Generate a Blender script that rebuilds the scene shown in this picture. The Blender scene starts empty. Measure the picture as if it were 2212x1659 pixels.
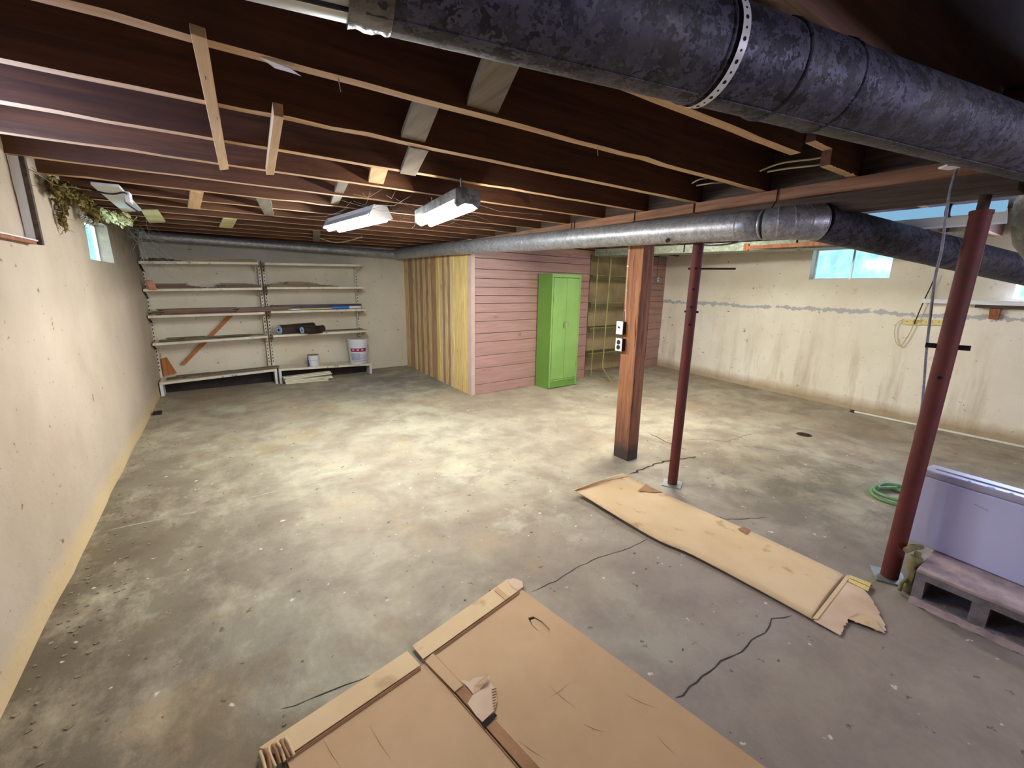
import bpy, bmesh, math, random
from mathutils import Vector, Matrix, noise
random.seed(7)
C = bpy.context.scene
COL = C.collection
# ------------------------------------------------------------------ camera
W, H, F = 2212, 1659, 922.8
YAW, PITCH, ROLL, CZ = .5947, .2246, .0186, 1.3267
fw = Vector((math.sin(YAW)*math.cos(PITCH), math.cos(YAW)*math.cos(PITCH), -math.sin(PITCH)))
r0 = Vector((math.cos(YAW), -math.sin(YAW), 0)); u0 = r0.cross(fw)
rt = r0*math.cos(ROLL)+u0*math.sin(ROLL); up = -r0*math.sin(ROLL)+u0*math.cos(ROLL)
EYE = Vector((0, 0, CZ))
cam = bpy.data.cameras.new('camera'); co = bpy.data.objects.new('camera', cam); COL.objects.link(co)
cam.sensor_fit = 'HORIZONTAL'; cam.sensor_width = 36; cam.lens = F*36/W; cam.clip_start = .02
co.matrix_world = Matrix(((rt.x, up.x, -fw.x, 0), (rt.y, up.y, -fw.y, 0), (rt.z, up.z, -fw.z, CZ), (0, 0, 0, 1)))
C.camera = co
# ------------------------------------------------------------------ world, light, exposure
EXPO = 1.0
C.view_settings.view_transform = 'Standard'; C.view_settings.look = 'None'
C.view_settings.exposure = EXPO; C.view_settings.gamma = 1; C.view_settings.use_curve_mapping = False
wd = bpy.data.worlds.new('daylight'); C.world = wd; wd.use_nodes = True
wb = wd.node_tree.nodes['Background']; wb.inputs[0].default_value = (.42, .78, 1, 1); wb.inputs[1].default_value = .85

def area(name, loc, tgt, sx, sy, power, col):
    l = bpy.data.lights.new(name, 'AREA'); l.shape = 'RECTANGLE'; l.size = sx; l.size_y = sy; l.energy = power; l.color = col
    o = bpy.data.objects.new(name, l); COL.objects.link(o); o.location = loc
    o.rotation_euler = (Vector(tgt)-Vector(loc)).to_track_quat('-Z', 'Y').to_euler(); return o
area('daylight_fill_front', (2.6, -2.55, 1.65), (2.6, 3, .9), 1.6, .4, 32, (.78, .76, 1))  # added daylight fill from an unseen window behind the camera
area('daylight_window_left_near', (-.80, 2.1, 1.68), (1, 2.3, 1.3), .9, .32, 12, (.50, .60, 1))
area('daylight_window_right_near', (6.1, .2, 1.55), (2, .4, 0.9), .9, .38, 40, (.58, .64, 1))
area('daylight_window_left_far', (-.86, 4.55, 1.6), (2, 4.5, 1.0), .78, .26, 3, (.62, .82, 1))

# ------------------------------------------------------------------ helpers
def lin(c):
    return tuple(((v/255)/12.92 if v/255 <= .04045 else ((v/255+.055)/1.055)**2.4) for v in c)
def ray(px, py): return fw + rt*((px-W/2)/F) - up*((py-H/2)/F)
def at(px, py, **k):                       # photo pixel -> point on the real plane x=, y= or z=
    (a, c), = k.items(); i = 'xyz'.index(a); v = ray(px, py); return EYE + v*((c-EYE[i])/v[i])
def xr(y):                                 # right wall, slightly bowed
    a, b, c = (.432, 5.895), (2.498, 6.063), (4.788, 6.357)
    s = 0
    for i, (yi, xi) in enumerate((a, b, c)):
        t = xi
        for j, (yj, _) in enumerate((a, b, c)):
            if j != i: t *= (y-yj)/(yi-yj)
        s += t
    return s
def atR(px, py, off=0):
    x = 6.0
    for _ in range(12):
        p = at(px, py, x=x); x = xr(max(-1, min(5, p.y)))-off
    return at(px, py, x=x)
def yb(x): return 6.853+(x-2.5)*.063       # back wall
def yp(x): return 4.512+(x-2.452)*.0705    # pink wall
def xs(y): return 2.452+(y-4.512)*.0209    # slatted wall
def tag(o, label=None, cat=None, group=None, kind=None):
    for k, v in (('label', label), ('category', cat), ('group', group), ('kind', kind)):
        if v: o[k] = v
    return o
def empty(name, loc=(0, 0, 0), rz=0, parent=None):
    o = bpy.data.objects.new(name, None); COL.objects.link(o); o.location = loc; o.rotation_euler = (0, 0, rz)
    if parent: o.parent = parent
    o.empty_display_size = .05
    return o
def thing(name, label, cat, loc=(0, 0, 0), rz=0, group=None): return tag(empty(name, loc, rz), label, cat, group)
class MB:
    def __init__(s): s.v = []; s.f = []; s.sm = []
    def add(s, vs, fs, smooth=False):
        n = len(s.v); s.v += [Vector(v) for v in vs]; s.f += [[i+n for i in f] for f in fs]; s.sm += [smooth]*len(fs); return s
    def hexa(s, b, t):      # bottom 4 and top 4 corners, ccw from above
        return s.add(list(b)+list(t), [(3, 2, 1, 0), (4, 5, 6, 7), (0, 1, 5, 4), (1, 2, 6, 5), (2, 3, 7, 6), (3, 0, 4, 7)])
    def box(s, a, b):
        x0, y0, z0 = a; x1, y1, z1 = b
        return s.hexa([(x0, y0, z0), (x1, y0, z0), (x1, y1, z0), (x0, y1, z0)], [(x0, y0, z1), (x1, y0, z1), (x1, y1, z1), (x0, y1, z1)])
    def obox(s, c, size, m):  # oriented box, m = 3x3
        c = Vector(c); h = [q/2 for q in size]
        vs = [c+m@Vector((x*h[0], y*h[1], z*h[2])) for z in (-1, 1) for x, y in ((-1, -1), (1, -1), (1, 1), (-1, 1))]
        return s.hexa(vs[:4], vs[4:])
    def bar(s, a, b, w, t, upv=(0, 0, 1)):
        a = Vector(a); b = Vector(b); d = (b-a).normalized(); sx = d.cross(Vector(upv)).normalized(); uz = sx.cross(d)
        m = Matrix((d, sx, uz)).transposed(); return s.obox((a+b)/2, ((b-a).length, w, t), m)
    def tube(s, path, r, n=12, caps=True, closed=False):
        P = [Vector(p) for p in path]; k = len(P); R = r if isinstance(r, (list, tuple)) else [r]*k
        rings = []; ref = None
        for i, p in enumerate(P):
            d = (P[(i+1) % k]-P[i-1]) if closed else (P[min(i+1, k-1)]-P[max(i-1, 0)])
            d.normalize()
            if ref is None: ref = Vector((0, 0, 1)) if abs(d.z) < .9 else Vector((1, 0, 0))
            a = d.cross(ref).normalized(); b = a.cross(d).normalized(); ref = b
            rings.append([p+(a*math.cos(2*math.pi*j/n)+b*math.sin(2*math.pi*j/n))*R[i] for j in range(n)])
        fs = []
        for i in range(k if closed else k-1):
            i2 = (i+1) % k
            for j in range(n): fs.append((i*n+j, i*n+(j+1) % n, i2*n+(j+1) % n, i2*n+j))
        s.add([v for g in rings for v in g], fs, True)
        if caps and not closed:
            s.add(rings[0], [tuple(range(n))[::-1]]); s.add(rings[-1], [tuple(range(n))])
        return s
    def lathe(s, prof, c=(0, 0, 0), n=28, caps=True):
        c = Vector(c); vs = []; fs = []; k = len(prof)
        for r, z in prof:
            for j in range(n): vs.append(c+Vector((r*math.cos(2*math.pi*j/n), r*math.sin(2*math.pi*j/n), z)))
        for i in range(k-1):
            for j in range(n): fs.append((i*n+j, i*n+(j+1) % n, (i+1)*n+(j+1) % n, (i+1)*n+j))
        s.add(vs, fs, True)
        if caps: s.add(vs[:n], [tuple(range(n))[::-1]]); s.add(vs[-n:], [tuple(range(n))])
        return s
    def prism(s, pts, t, up_=(0, 0, 1)):   # polygon extruded by t along up_
        n = len(pts); U = Vector(up_)*t; a = [Vector(p) for p in pts]; b = [p+U for p in a]
        return s.add(a+b, [tuple(range(n))[::-1], tuple(range(n, 2*n))]+[(i, (i+1) % n, n+(i+1) % n, n+i) for i in range(n)])
    def grid(s, fn, nu, nv, smooth=True, skip=None):
        vs = [fn(i/nu, j/nv) for j in range(nv+1) for i in range(nu+1)]
        return s.add(vs, [(j*(nu+1)+i, j*(nu+1)+i+1, (j+1)*(nu+1)+i+1, (j+1)*(nu+1)+i) for j in range(nv) for i in range(nu) if not (skip and skip(i, j))], smooth)
    def build(s, name, m, parent=None, bevel=0, solid=0, recalc=True):
        me = bpy.data.meshes.new(name); me.from_pydata([tuple(v) for v in s.v], [], s.f)
        me.polygons.foreach_set('use_smooth', s.sm)
        if recalc:
            bm = bmesh.new(); bm.from_mesh(me); bmesh.ops.recalc_face_normals(bm, faces=bm.faces); bm.to_mesh(me); bm.free()
        me.materials.append(m); me.update()
        o = bpy.data.objects.new(name, me); COL.objects.link(o)
        if parent: o.parent = parent; 
        if bevel:
            b = o.modifiers.new('bevel', 'BEVEL'); b.width = bevel; b.segments = 2; b.limit_method = 'ANGLE'
        if solid:
            b = o.modifiers.new('solid', 'SOLIDIFY'); b.thickness = solid; b.offset = 0
        return o
# ------------------------------------------------------------------ materials
MATS = {}
class NT:
    def __init__(s, name):
        s.m = bpy.data.materials.new(name); s.m.use_nodes = True; s.t = s.m.node_tree
        s.b = s.t.nodes['Principled BSDF']; s.out = s.t.nodes['Material Output']
        s.tc = s.t.nodes.new('ShaderNodeTexCoord').outputs['Object']
    def N(s, ty, **k):
        n = s.t.nodes.new(ty)
        for a, v in k.items(): setattr(n, a, v)
        return n
    def L(s, a, b): s.t.links.new(a, b)
    def map(s, scale, loc=(0, 0, 0), src=None):
        n = s.N('ShaderNodeMapping'); n.inputs['Scale'].default_value = scale; n.inputs['Location'].default_value = loc
        s.L(src or s.tc, n.inputs[0]); return n.outputs[0]
    def noise(s, scale, detail=6, rough=.6, vec=None, dist=0):
        n = s.N('ShaderNodeTexNoise'); n.inputs['Scale'].default_value = scale; n.inputs['Detail'].default_value = detail
        n.inputs['Roughness'].default_value = rough; n.inputs['Distortion'].default_value = dist
        s.L(vec or s.tc, n.inputs['Vector']); return n.outputs[0]
    def ramp(s, src, stops):
        n = s.N('ShaderNodeValToRGB'); e = n.color_ramp.elements
        while len(e) < len(stops): e.new(.5)
        for q, (p, c) in zip(e, stops):
            q.position = p; q.color = (c, c, c, 1) if isinstance(c, (int, float)) else (*c, 1)
        s.L(src, n.inputs[0]); return n.outputs[0]
    def mix(s, fac, a, b, mode='MIX'):
        n = s.N('ShaderNodeMix', data_type='RGBA', blend_type=mode)
        for v, i in ((fac, 0), (a, 6), (b, 7)):
            if isinstance(v, (int, float)): n.inputs[i].default_value = v
            elif isinstance(v, tuple): n.inputs[i].default_value = (*v, 1)
            else: s.L(v, n.inputs[i])
        return n.outputs[2]
    def math(s, op, a, b=0.0, clamp=False):
        n = s.N('ShaderNodeMath', operation=op, use_clamp=clamp)
        for v, i in ((a, 0), (b, 1)):
            if isinstance(v, (int, float)): n.inputs[i].default_value = v
            else: s.L(v, n.inputs[i])
        return n.outputs[0]
    def xyz(s):
        n = s.N('ShaderNodeSeparateXYZ'); s.L(s.tc, n.inputs[0]); return n.outputs
    def color(s, c):
        if isinstance(c, tuple): s.b.inputs['Base Color'].default_value = (*c, 1)
        else: s.L(c, s.b.inputs['Base Color'])
    def bump(s, h, st=.3, d=.01):
        n = s.N('ShaderNodeBump'); n.inputs['Strength'].default_value = st; n.inputs['Distance'].default_value = d
        s.L(h, n.inputs['Height']); s.L(n.outputs[0], s.b.inputs['Normal'])
    def rough(s, r):
        if isinstance(r, (int, float)): s.b.inputs['Roughness'].default_value = r
        else: s.L(r, s.b.inputs['Roughness'])
def smat(name, c1, c2=None, scale=8, rough=.6, metal=0, bump=.15, spots=None, stretch=(1, 1, 1)):
    t = NT(name); c1 = lin(c1); c2 = lin(c2) if c2 else tuple(v*.75 for v in c1)
    v = t.map(stretch); f = t.noise(scale, 7, .62, v)
    c = t.mix(t.ramp(f, [(.35, 0), (.68, 1)]), c1, c2)
    if spots: c = t.mix(t.ramp(t.noise(scale*3.3, 3, .5, v), [(.62, 0), (.70, .85)]), c, lin(spots))
    t.color(c); t.rough(rough); t.b.inputs['Metallic'].default_value = metal
    if bump: t.bump(t.noise(scale*4, 5, .6, v), bump, .004)
    return t.m
def wood(name, c1, c2, axis=0, rough=.7, knots=None, bump=.25, gs=1.0, dirt=None):
    t = NT(name); sc = [22*gs]*3; sc[axis] = 1.3*gs; v = t.map(tuple(sc))
    g = t.noise(1.6, 8, .65, v, .6); c = t.mix(t.ramp(g, [(.34, 0), (.66, 1)]), lin(c1), lin(c2))
    if knots:
        sk = [9.]*3; sk[axis] = 3.5; k = t.noise(1., 2, .5, t.map(tuple(sk), (3, 7, 1)))
        c = t.mix(t.ramp(k, [(.66, 0), (.74, .9)]), c, lin(knots))
    if dirt: c = t.mix(t.ramp(t.noise(2.2, 5, .6), [(.5, 0), (.72, .8)]), c, lin(dirt))
    t.color(c); t.rough(rough); t.bump(g, bump, .003); return t.m
def emit(name, col, st):
    m = bpy.data.materials.new(name); m.use_nodes = True; t = m.node_tree; t.nodes.remove(t.nodes['Principled BSDF'])
    e = t.nodes.new('ShaderNodeEmission'); e.inputs[0].default_value = (*col, 1); e.inputs[1].default_value = st
    t.links.new(e.outputs[0], t.nodes['Material Output'].inputs[0]); return m

def m_floor():
    t = NT('concrete floor'); X = t.xyz()
    big = t.noise(.9, 6, .6, None, .4); mid = t.noise(3.1, 9, .66, None, .3); fine = t.noise(38, 6, .7)
    c = t.mix(t.ramp(big, [(.36, 0), (.62, 1)]), lin((164, 150, 128)), lin((190, 184, 158)))
    c = t.mix(t.ramp(mid, [(.42, 0), (.64, .85)]), c, lin((142, 128, 110)))
    c = t.mix(t.ramp(t.noise(1.7, 7, .7, t.map((1, 1, 1), (5, 3, 2))), [(.56, 0), (.68, .55)]), c, lin((178, 152, 108)))
    c = t.mix(t.ramp(t.noise(2.3, 8, .7, t.map((1, 1, 1), (1, 8, 4))), [(.60, 0), (.70, .6)]), c, lin((206, 199, 175)))
    # damp grime along the left wall
    lm = t.math('SUBTRACT', 1, t.math('DIVIDE', t.math('ADD', X[0], .72), 1.0), True)
    g = t.math('MULTIPLY', t.ramp(t.noise(2.6, 8, .72, t.map((1.3, .8, 1), (2, 2, 0))), [(.34, 0), (.52, 1)]), t.math('POWER', lm, .45))
    nearm = t.math('SUBTRACT', 1, t.math('DIVIDE', t.math('SUBTRACT', X[1], 3.2), 1.5), True)
    g = t.math('MULTIPLY', g, t.math('ADD', .25, t.math('MULTIPLY', nearm, .75)))
    c = t.mix(t.math('MULTIPLY', g, .8, True), c, lin((76, 64, 42)))
    # greener, darker damp patch on the right bay
    dx = t.math('SUBTRACT', X[0], 3.1); dy = t.math('SUBTRACT', X[1], 1.0)
    rr = t.math('SQRT', t.math('ADD', t.math('MULTIPLY', dx, dx), t.math('MULTIPLY', dy, dy)))
    pm = t.math('MULTIPLY', t.math('SUBTRACT', 1, t.math('DIVIDE', rr, 1.5), True), t.ramp(mid, [(.35, .3), (.6, 1)]))
    c = t.mix(pm, c, lin((98, 92, 70)))
    # cool window light painted as grey-violet near the camera on the right
    s = t.math('SUBTRACT', t.math('MULTIPLY', X[0], .55), X[1]); s = t.math('ADD', s, 1.0, True)
    s = t.math('MULTIPLY', s, t.math('SUBTRACT', 1, t.math('DIVIDE', t.math('SUBTRACT', X[0], 2.2), .9), True))
    c = t.mix(t.math('MULTIPLY', s, .6), c, lin((140, 126, 122)))
    # bluish traffic-worn area by the slatted wall
    dx = t.math('SUBTRACT', X[0], 1.9); dy = t.math('SUBTRACT', X[1], 5.7)
    rr = t.math('SQRT', t.math('ADD', t.math('MULTIPLY', dx, dx), t.math('MULTIPLY', dy, dy)))
    pm = t.math('MULTIPLY', t.math('SUBTRACT', 1, t.math('DIVIDE', rr, 1.1), True), t.ramp(mid, [(.4, .2), (.55, 1)]))
    c = t.mix(pm, c, lin((120, 124, 128)))
    c = t.mix(t.ramp(t.noise(17, 4, .6), [(.66, 0), (.70, .8)]), c, lin((84, 72, 58)))
    c = t.mix(t.ramp(t.noise(21, 3, .5, t.map((1, 1, 1), (9, 9, 9))), [(.70, 0), (.73, .8)]), c, lin((228, 222, 210)))
    c = t.mix(t.math('MULTIPLY', fine, .25), c, lin((70, 62, 52)))
    t.color(c); t.rough(t.ramp(mid, [(.3, .62), (.7, .85)]))
    t.bump(t.math('ADD', t.math('MULTIPLY', mid, 2), fine), .35, .006); return t.m
def m_plaster(name, base, dark, kind):
    t = NT(name); X = t.xyz()
    n1 = t.noise(1.1, 6, .6); n2 = t.noise(7, 8, .7)
    c = t.mix(t.ramp(n1, [(.35, 0), (.65, 1)]), lin(base), lin(dark))
    c = t.mix(t.ramp(n2, [(.60, 0), (.74, .45)]), c, lin((176, 158, 126)))
    # dark flecks
    fl = t.noise(11, 4, .6, t.map((1, 1, 1.3), (3, 1, 4)))
    c = t.mix(t.ramp(fl, [(.685, 0), (.72, .85)]), c, lin((104, 88, 62)))
    fl2 = t.noise(24, 3, .6, t.map((1, 1, 1.6), (8, 5, 2)))
    c = t.mix(t.ramp(fl2, [(.69, 0), (.72, .7)]), c, lin((128, 108, 74)))
    if kind == 'right':
        wv = t.noise(3.0, 6, .7); wf = t.noise(14, 3, .6)
        zz = t.math('ADD', X[2], t.math('MULTIPLY', t.math('SUBTRACT', wv, .5), -.12))
        d = t.math('ABSOLUTE', t.math('SUBTRACT', zz, 1.125))
        band = t.math('LESS_THAN', d, t.math('MULTIPLY', t.ramp(wf, [(.32, 0), (.62, 1)]), .034))
        c = t.mix(t.math('MULTIPLY', band, .9), c, lin((172, 174, 172)))
        st = t.noise(1., 6, .7, t.map((3, 3.2, .35), (1, 0, 0)))
        low = t.math('SUBTRACT', 1.25, X[2], True)
        c = t.mix(t.math('MULTIPLY', t.math('MULTIPLY', t.ramp(st, [(.50, 0), (.66, 1)]), low), .5), c, lin((150, 128, 92)))
        foot = t.math('SUBTRACT', 1, t.math('MULTIPLY', t.math('ADD', X[2], t.math('MULTIPLY', n2, -.1)), 9), True)
        c = t.mix(t.math('MULTIPLY', foot, .7), c, lin((148, 116, 66)))
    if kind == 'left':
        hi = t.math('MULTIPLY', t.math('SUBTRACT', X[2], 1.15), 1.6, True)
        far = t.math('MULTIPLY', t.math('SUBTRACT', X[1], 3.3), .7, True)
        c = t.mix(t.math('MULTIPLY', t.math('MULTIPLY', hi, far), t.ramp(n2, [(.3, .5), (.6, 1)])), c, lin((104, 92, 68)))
        foot = t.math('SUBTRACT', 1, t.math('MULTIPLY', t.math('ADD', X[2], t.math('MULTIPLY', n2, -.12)), 10), True)
        c = t.mix(t.math('MULTIPLY', foot, .6), c, lin((206, 178, 120)))
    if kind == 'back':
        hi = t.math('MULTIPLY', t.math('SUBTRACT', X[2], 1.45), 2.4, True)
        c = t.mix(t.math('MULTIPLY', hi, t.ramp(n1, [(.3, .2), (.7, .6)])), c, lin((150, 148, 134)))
    t.color(c); t.rough(.85); t.bump(t.math('ADD', n2, t.math('MULTIPLY', t.noise(2.5, 5, .6), 2)), .45, .012); return t.m
def m_galv(name, base=(122, 124, 128), light=(176, 178, 184), scale=30, rough=.42):
    t = NT(name); v = t.map((1, 1, 1)); nz = t.noise(scale*.8, 3, .5)
    w = t.N('ShaderNodeTexVoronoi'); w.inputs['Scale'].default_value = scale
    mx = t.N('ShaderNodeMix', data_type='VECTOR'); mx.inputs[0].default_value = .05
    t.L(t.tc, mx.inputs[4]); n = t.N('ShaderNodeTexNoise'); n.inputs['Scale'].default_value = scale*1.5; t.L(t.tc, n.inputs['Vector']); t.L(n.outputs['Color'], mx.inputs[5])
    t.L(mx.outputs[1], w.inputs['Vector']); sp = t.N('ShaderNodeSeparateColor'); t.L(w.outputs['Color'], sp.inputs[0])
    f = t.ramp(sp.outputs[0], [(.15, 0), (.9, 1)])
    c = t.mix(f, lin(base), lin(light)); c = t.mix(t.ramp(t.noise(3, 6, .6), [(.5, 0), (.75, .5)]), c, lin((96, 92, 84)))
    t.color(c); t.b.inputs['Metallic'].default_value = .55
    t.rough(t.math('ADD', rough, t.math('MULTIPLY', sp.outputs[1], .18))); return t.m

M = dict(
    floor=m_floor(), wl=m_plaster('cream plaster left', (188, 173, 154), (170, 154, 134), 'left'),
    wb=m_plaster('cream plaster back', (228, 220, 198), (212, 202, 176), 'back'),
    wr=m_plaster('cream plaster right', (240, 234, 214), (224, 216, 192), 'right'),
    subfloor=wood('subfloor boards', (70, 42, 26), (44, 26, 18), 0),
    joist=wood('joist lumber', (110, 68, 40), (74, 45, 28), 0, .75, (60, 34, 20), dirt=(74, 44, 30)),
    joist_underside_lit=wood('joist underside bounce light', (214, 182, 146), (184, 146, 108), 0, .8, (120, 80, 50)),  # same joist wood, floor bounce light painted in as a paler underside
    lumber_y=wood('pale lumber', (216, 184, 140), (188, 150, 106), 1, .8, (120, 84, 52)),
    lumber_grey=wood('weathered grey lumber', (128, 118, 100), (98, 88, 72), 1, .85, (56, 46, 36)),
    ledger=wood('rough ledger lumber', (160, 118, 90), (112, 76, 56), 1, .8, (70, 42, 30)),
    beam=wood('dark beam lumber', (92, 76, 62), (54, 44, 36), 1, .85, (30, 24, 20)),
    post=wood('post lumber', (176, 112, 72), (126, 74, 44), 2, .75, (70, 38, 24), .5, gs=1.3, dirt=(112, 66, 42)), postfoot=wood('damp post foot', (110, 74, 58), (72, 50, 42), 2, .9, (50, 36, 30), .5, gs=1.3),
    pale_yellow=smat('yellowed board', (226, 214, 158), (200, 184, 120), 5),
    galv=m_galv('galvanised steel large spangle', (40, 40, 47), (86, 84, 100), 62, .55),
    galv2=m_galv('galvanised steel', (138, 140, 142), (186, 186, 188), 85, .36),
    galvg=m_galv('galvanised box duct', (132, 142, 124), (160, 168, 150), 45, .5),
    plenum=m_galv('galvanised plenum', (112, 114, 106), (156, 158, 150), 30, .42),
    white_metal=smat('white enamel', (226, 228, 226), (206, 208, 206), 3, .35, 0, .03),
    shelf_metal=smat('cream shelf enamel', (226, 220, 200), (204, 194, 168), 6, .4, .0, .05, (150, 136, 108)),
    dark_metal=smat('dark steel', (52, 44, 38), (34, 28, 26), 9, .55, .6, .1),
    red_paint=smat('oxide red paint', (98, 34, 25), (76, 25, 19), 7, .72, .0, .12, (74, 32, 26)),
    zinc=smat('zinc plate', (172, 182, 178), (140, 148, 146), 8, .4, .7, .1),
    pink=wood('pink painted boards', (172, 136, 125), (150, 114, 104), 0, .5, (116, 78, 68), .3),
    pinkpost=smat('pink beige painted post', (196, 172, 158), (178, 150, 138), 5, .6),
    green=smat('green cabinet enamel', (104, 148, 62), (90, 132, 50), 2, .3, .05, .03),
    green2=smat('green cabinet door enamel', (132, 170, 92), (116, 156, 78), 2.5, .26, .05, .03),
    green_dark=smat('green worn edge', (70, 104, 36), (84, 74, 40), 20, .5, .1, .1),
    olive=smat('olive enamel', (170, 166, 104), (136, 132, 80), 9, .5, .2, .1),
    rack=smat('brown rack sheet', (186, 166, 122), (158, 138, 98), 4, .5, .0, .05), rackdark=smat('olive rack shelf', (104, 98, 60), (84, 78, 46), 4, .5, .0, .05),
    black=smat('black plastic', (28, 26, 28), (18, 18, 20), 9, .5, 0, .05),
    hole=smat('hollow black', (10, 9, 9), (6, 6, 6), 9, .9, 0, 0),
    slot=smat('slot shadow grey', (58, 52, 44), (48, 42, 36), 9, .9, 0, 0),
    blue=smat('blue paint', (34, 64, 176), (24, 48, 150), 9, .4, 0, .05),
    blue_wrap=smat('blue wrapper', (52, 130, 214), (40, 110, 196), 9, .4, 0, .05),
    white=smat('white plastic', (232, 234, 236), (216, 218, 222), 4, .4, 0, .02),
    magenta=smat('magenta print', (158, 30, 100), (140, 24, 88), 9, .5, 0, 0),
    print_grey=smat('grey print', (176, 184, 206), (160, 168, 192), 30, .5, 0, 0),
    card=smat('corrugated cardboard', (196, 164, 124), (182, 148, 108), 2.2, .8, 0, .12),
    card2=smat('pale cardboard', (216, 190, 148), (204, 174, 130), 2.6, .8, 0, .1, (178, 148, 108)),
    cardin=smat('torn cardboard inside', (216, 190, 162), (196, 168, 140), 5, .9, 0, .2),
    carddark=smat('cardboard fold', (164, 122, 82), (140, 100, 66), 12, .85, 0, .2),
    plank=wood('laminate planks', (150, 122, 98), (112, 88, 70), 0, .6),
    plank2=wood('brown trim boards', (168, 146, 112), (134, 110, 80), 0, .6),
    trim_tan=wood('tan trim', (206, 178, 122), (176, 146, 92), 0, .6),
    plank3=wood('weathered thin boards', (150, 142, 112), (104, 96, 74), 0, .8),
    cream_board=smat('cream painted board', (224, 222, 196), (206, 202, 172), 8, .6),
    orange_wood=wood('orange plywood offcut', (190, 120, 56), (160, 96, 44), 2, .6),
    foam=smat('underlay foam', (178, 204, 232), (160, 188, 220), 30, .8, 0, .1),
    underlay=smat('dark underlay film', (70, 54, 48), (50, 40, 38), 9, .38, .1, .1),
    rope=smat('grey rope', (150, 148, 158), (110, 108, 116), 60, .9, 0, .4),
    cable=smat('cream cable', (206, 192, 150), (180, 164, 122), 9, .6, 0, 0),
    yellow=smat('yellow level', (222, 206, 130), (204, 184, 104), 9, .5, 0, .05),
    hose=smat('green hose', (110, 150, 96), (88, 128, 76), 9, .45, 0, .05),
    block=smat('cinder block', (140, 132, 136), (104, 98, 102), 16, .95, 0, .9, (164, 152, 154)),
    blocktop=smat('block top pinkish', (190, 170, 168), (150, 132, 132), 14, .95, 0, .8),
    lavender=smat('appliance white daylight tint', (206, 208, 246), (198, 200, 240), 2, .32, 0, .02),  # white body, with bluish daylight tinted into its base colour
    appl_top=smat('appliance grey top', (178, 176, 198), (164, 162, 186), 6, .4, 0, .03),
    pump=smat('dirty olive casting', (140, 132, 90), (96, 88, 54), 14, .8, .1, .6),
    insul=smat('yellow glass wool', (138, 120, 52), (74, 62, 32), 22, .95, 0, .9, (58, 48, 28)),
    insul2=smat('pale glass wool', (226, 222, 170), (190, 180, 120), 18, .95, 0, .9),
    web=smat('cobweb', (150, 148, 140), (110, 108, 100), 9, .9, 0, 0),
    crack=smat('crack shadow', (44, 38, 32), (70, 60, 50), 20, .95, 0, 0),
    joint=smat('slab joint dust', (190, 180, 160), (140, 130, 112), 9, .95, 0, .2),
    chip=smat('plaster chips', (160, 150, 126), (92, 80, 60), 30, .95, 0, .2),
    rust=smat('rusty iron', (84, 60, 44), (56, 40, 30), 14, .85, .3, .4),
    pvc=smat('white pvc', (226, 224, 206), (206, 202, 180), 9, .45, 0, .02),
    pinkpaper=smat('pink paper', (214, 146, 122), (196, 128, 106), 9, .8, 0, .1),
    foil=smat('crinkled foil tape', (126, 124, 122), (90, 88, 88), 7, .3, .7, 1.0),
    led=emit('blue led', (.02, .08, 1), 3.0),
    tube_warm=emit('warm fluorescent tube', (1, .90, .80), 50),
    tube_cool=emit('cool fluorescent tube', (.92, .98, 1), 112),
    tube_bay_fill=emit('bay fill light tube', (1, .95, .86), 85),  # emission of the added right bay fill lamp
    tube_blue=emit('bluish fluorescent tube', (.28, .55, .80), .42),
)
def m_post():
    t = NT('timber post'); X = t.xyz(); v = t.map((30, 30, 1.4)); g = t.noise(1.5, 8, .7, v, .8)
    c = t.mix(t.ramp(g, [(.34, 0), (.62, 1)]), lin((178, 122, 82)), lin((122, 76, 50)))
    c = t.mix(t.ramp(t.noise(1., 4, .6, t.map((60, 60, 2.2), (4, 1, 2))), [(.60, 0), (.66, .9)]), c, lin((54, 28, 18)))
    z = t.math('ADD', X[2], t.math('MULTIPLY', t.noise(9, 5, .6), -.22))
    c = t.mix(t.math('MULTIPLY', t.math('SUBTRACT', .42, z), 1.6, True), c, lin((104, 66, 50)))
    c = t.mix(t.math('MULTIPLY', t.math('SUBTRACT', .06, z), 12, True), c, lin((66, 50, 44)))
    t.color(c); t.rough(.8); t.bump(g, .7, .006); return t.m
M['post_timber'] = m_post()
gm = bpy.data.materials.new('window glass'); gm.use_nodes = True; t_ = gm.node_tree; t_.nodes.remove(t_.nodes['Principled BSDF'])
tr = t_.nodes.new('ShaderNodeBsdfTransparent'); gl = t_.nodes.new('ShaderNodeBsdfGlossy'); gl.inputs['Roughness'].default_value = .1
mxs = t_.nodes.new('ShaderNodeMixShader'); nzg = t_.nodes.new('ShaderNodeTexNoise'); nzg.inputs['Scale'].default_value = 3
rmp = t_.nodes.new('ShaderNodeValToRGB'); rmp.color_ramp.elements[0].color = (.62, .72, .74, 1); rmp.color_ramp.elements[1].color = (.98, 1, 1, 1)
rmp.color_ramp.elements[0].position = .3; rmp.color_ramp.elements[1].position = .62
t_.links.new(nzg.outputs[0], rmp.inputs[0]); t_.links.new(rmp.outputs[0], tr.inputs[0])
mxs.inputs[0].default_value = .06; t_.links.new(tr.outputs[0], mxs.inputs[1]); t_.links.new(gl.outputs[0], mxs.inputs[2]); t_.links.new(mxs.outputs[0], t_.nodes['Material Output'].inputs[0])
M['glass'] = gm

def struct(o): o['kind'] = 'structure'; return o
ZJ, ZT = 1.85, 2.085
XL = -.704
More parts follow.
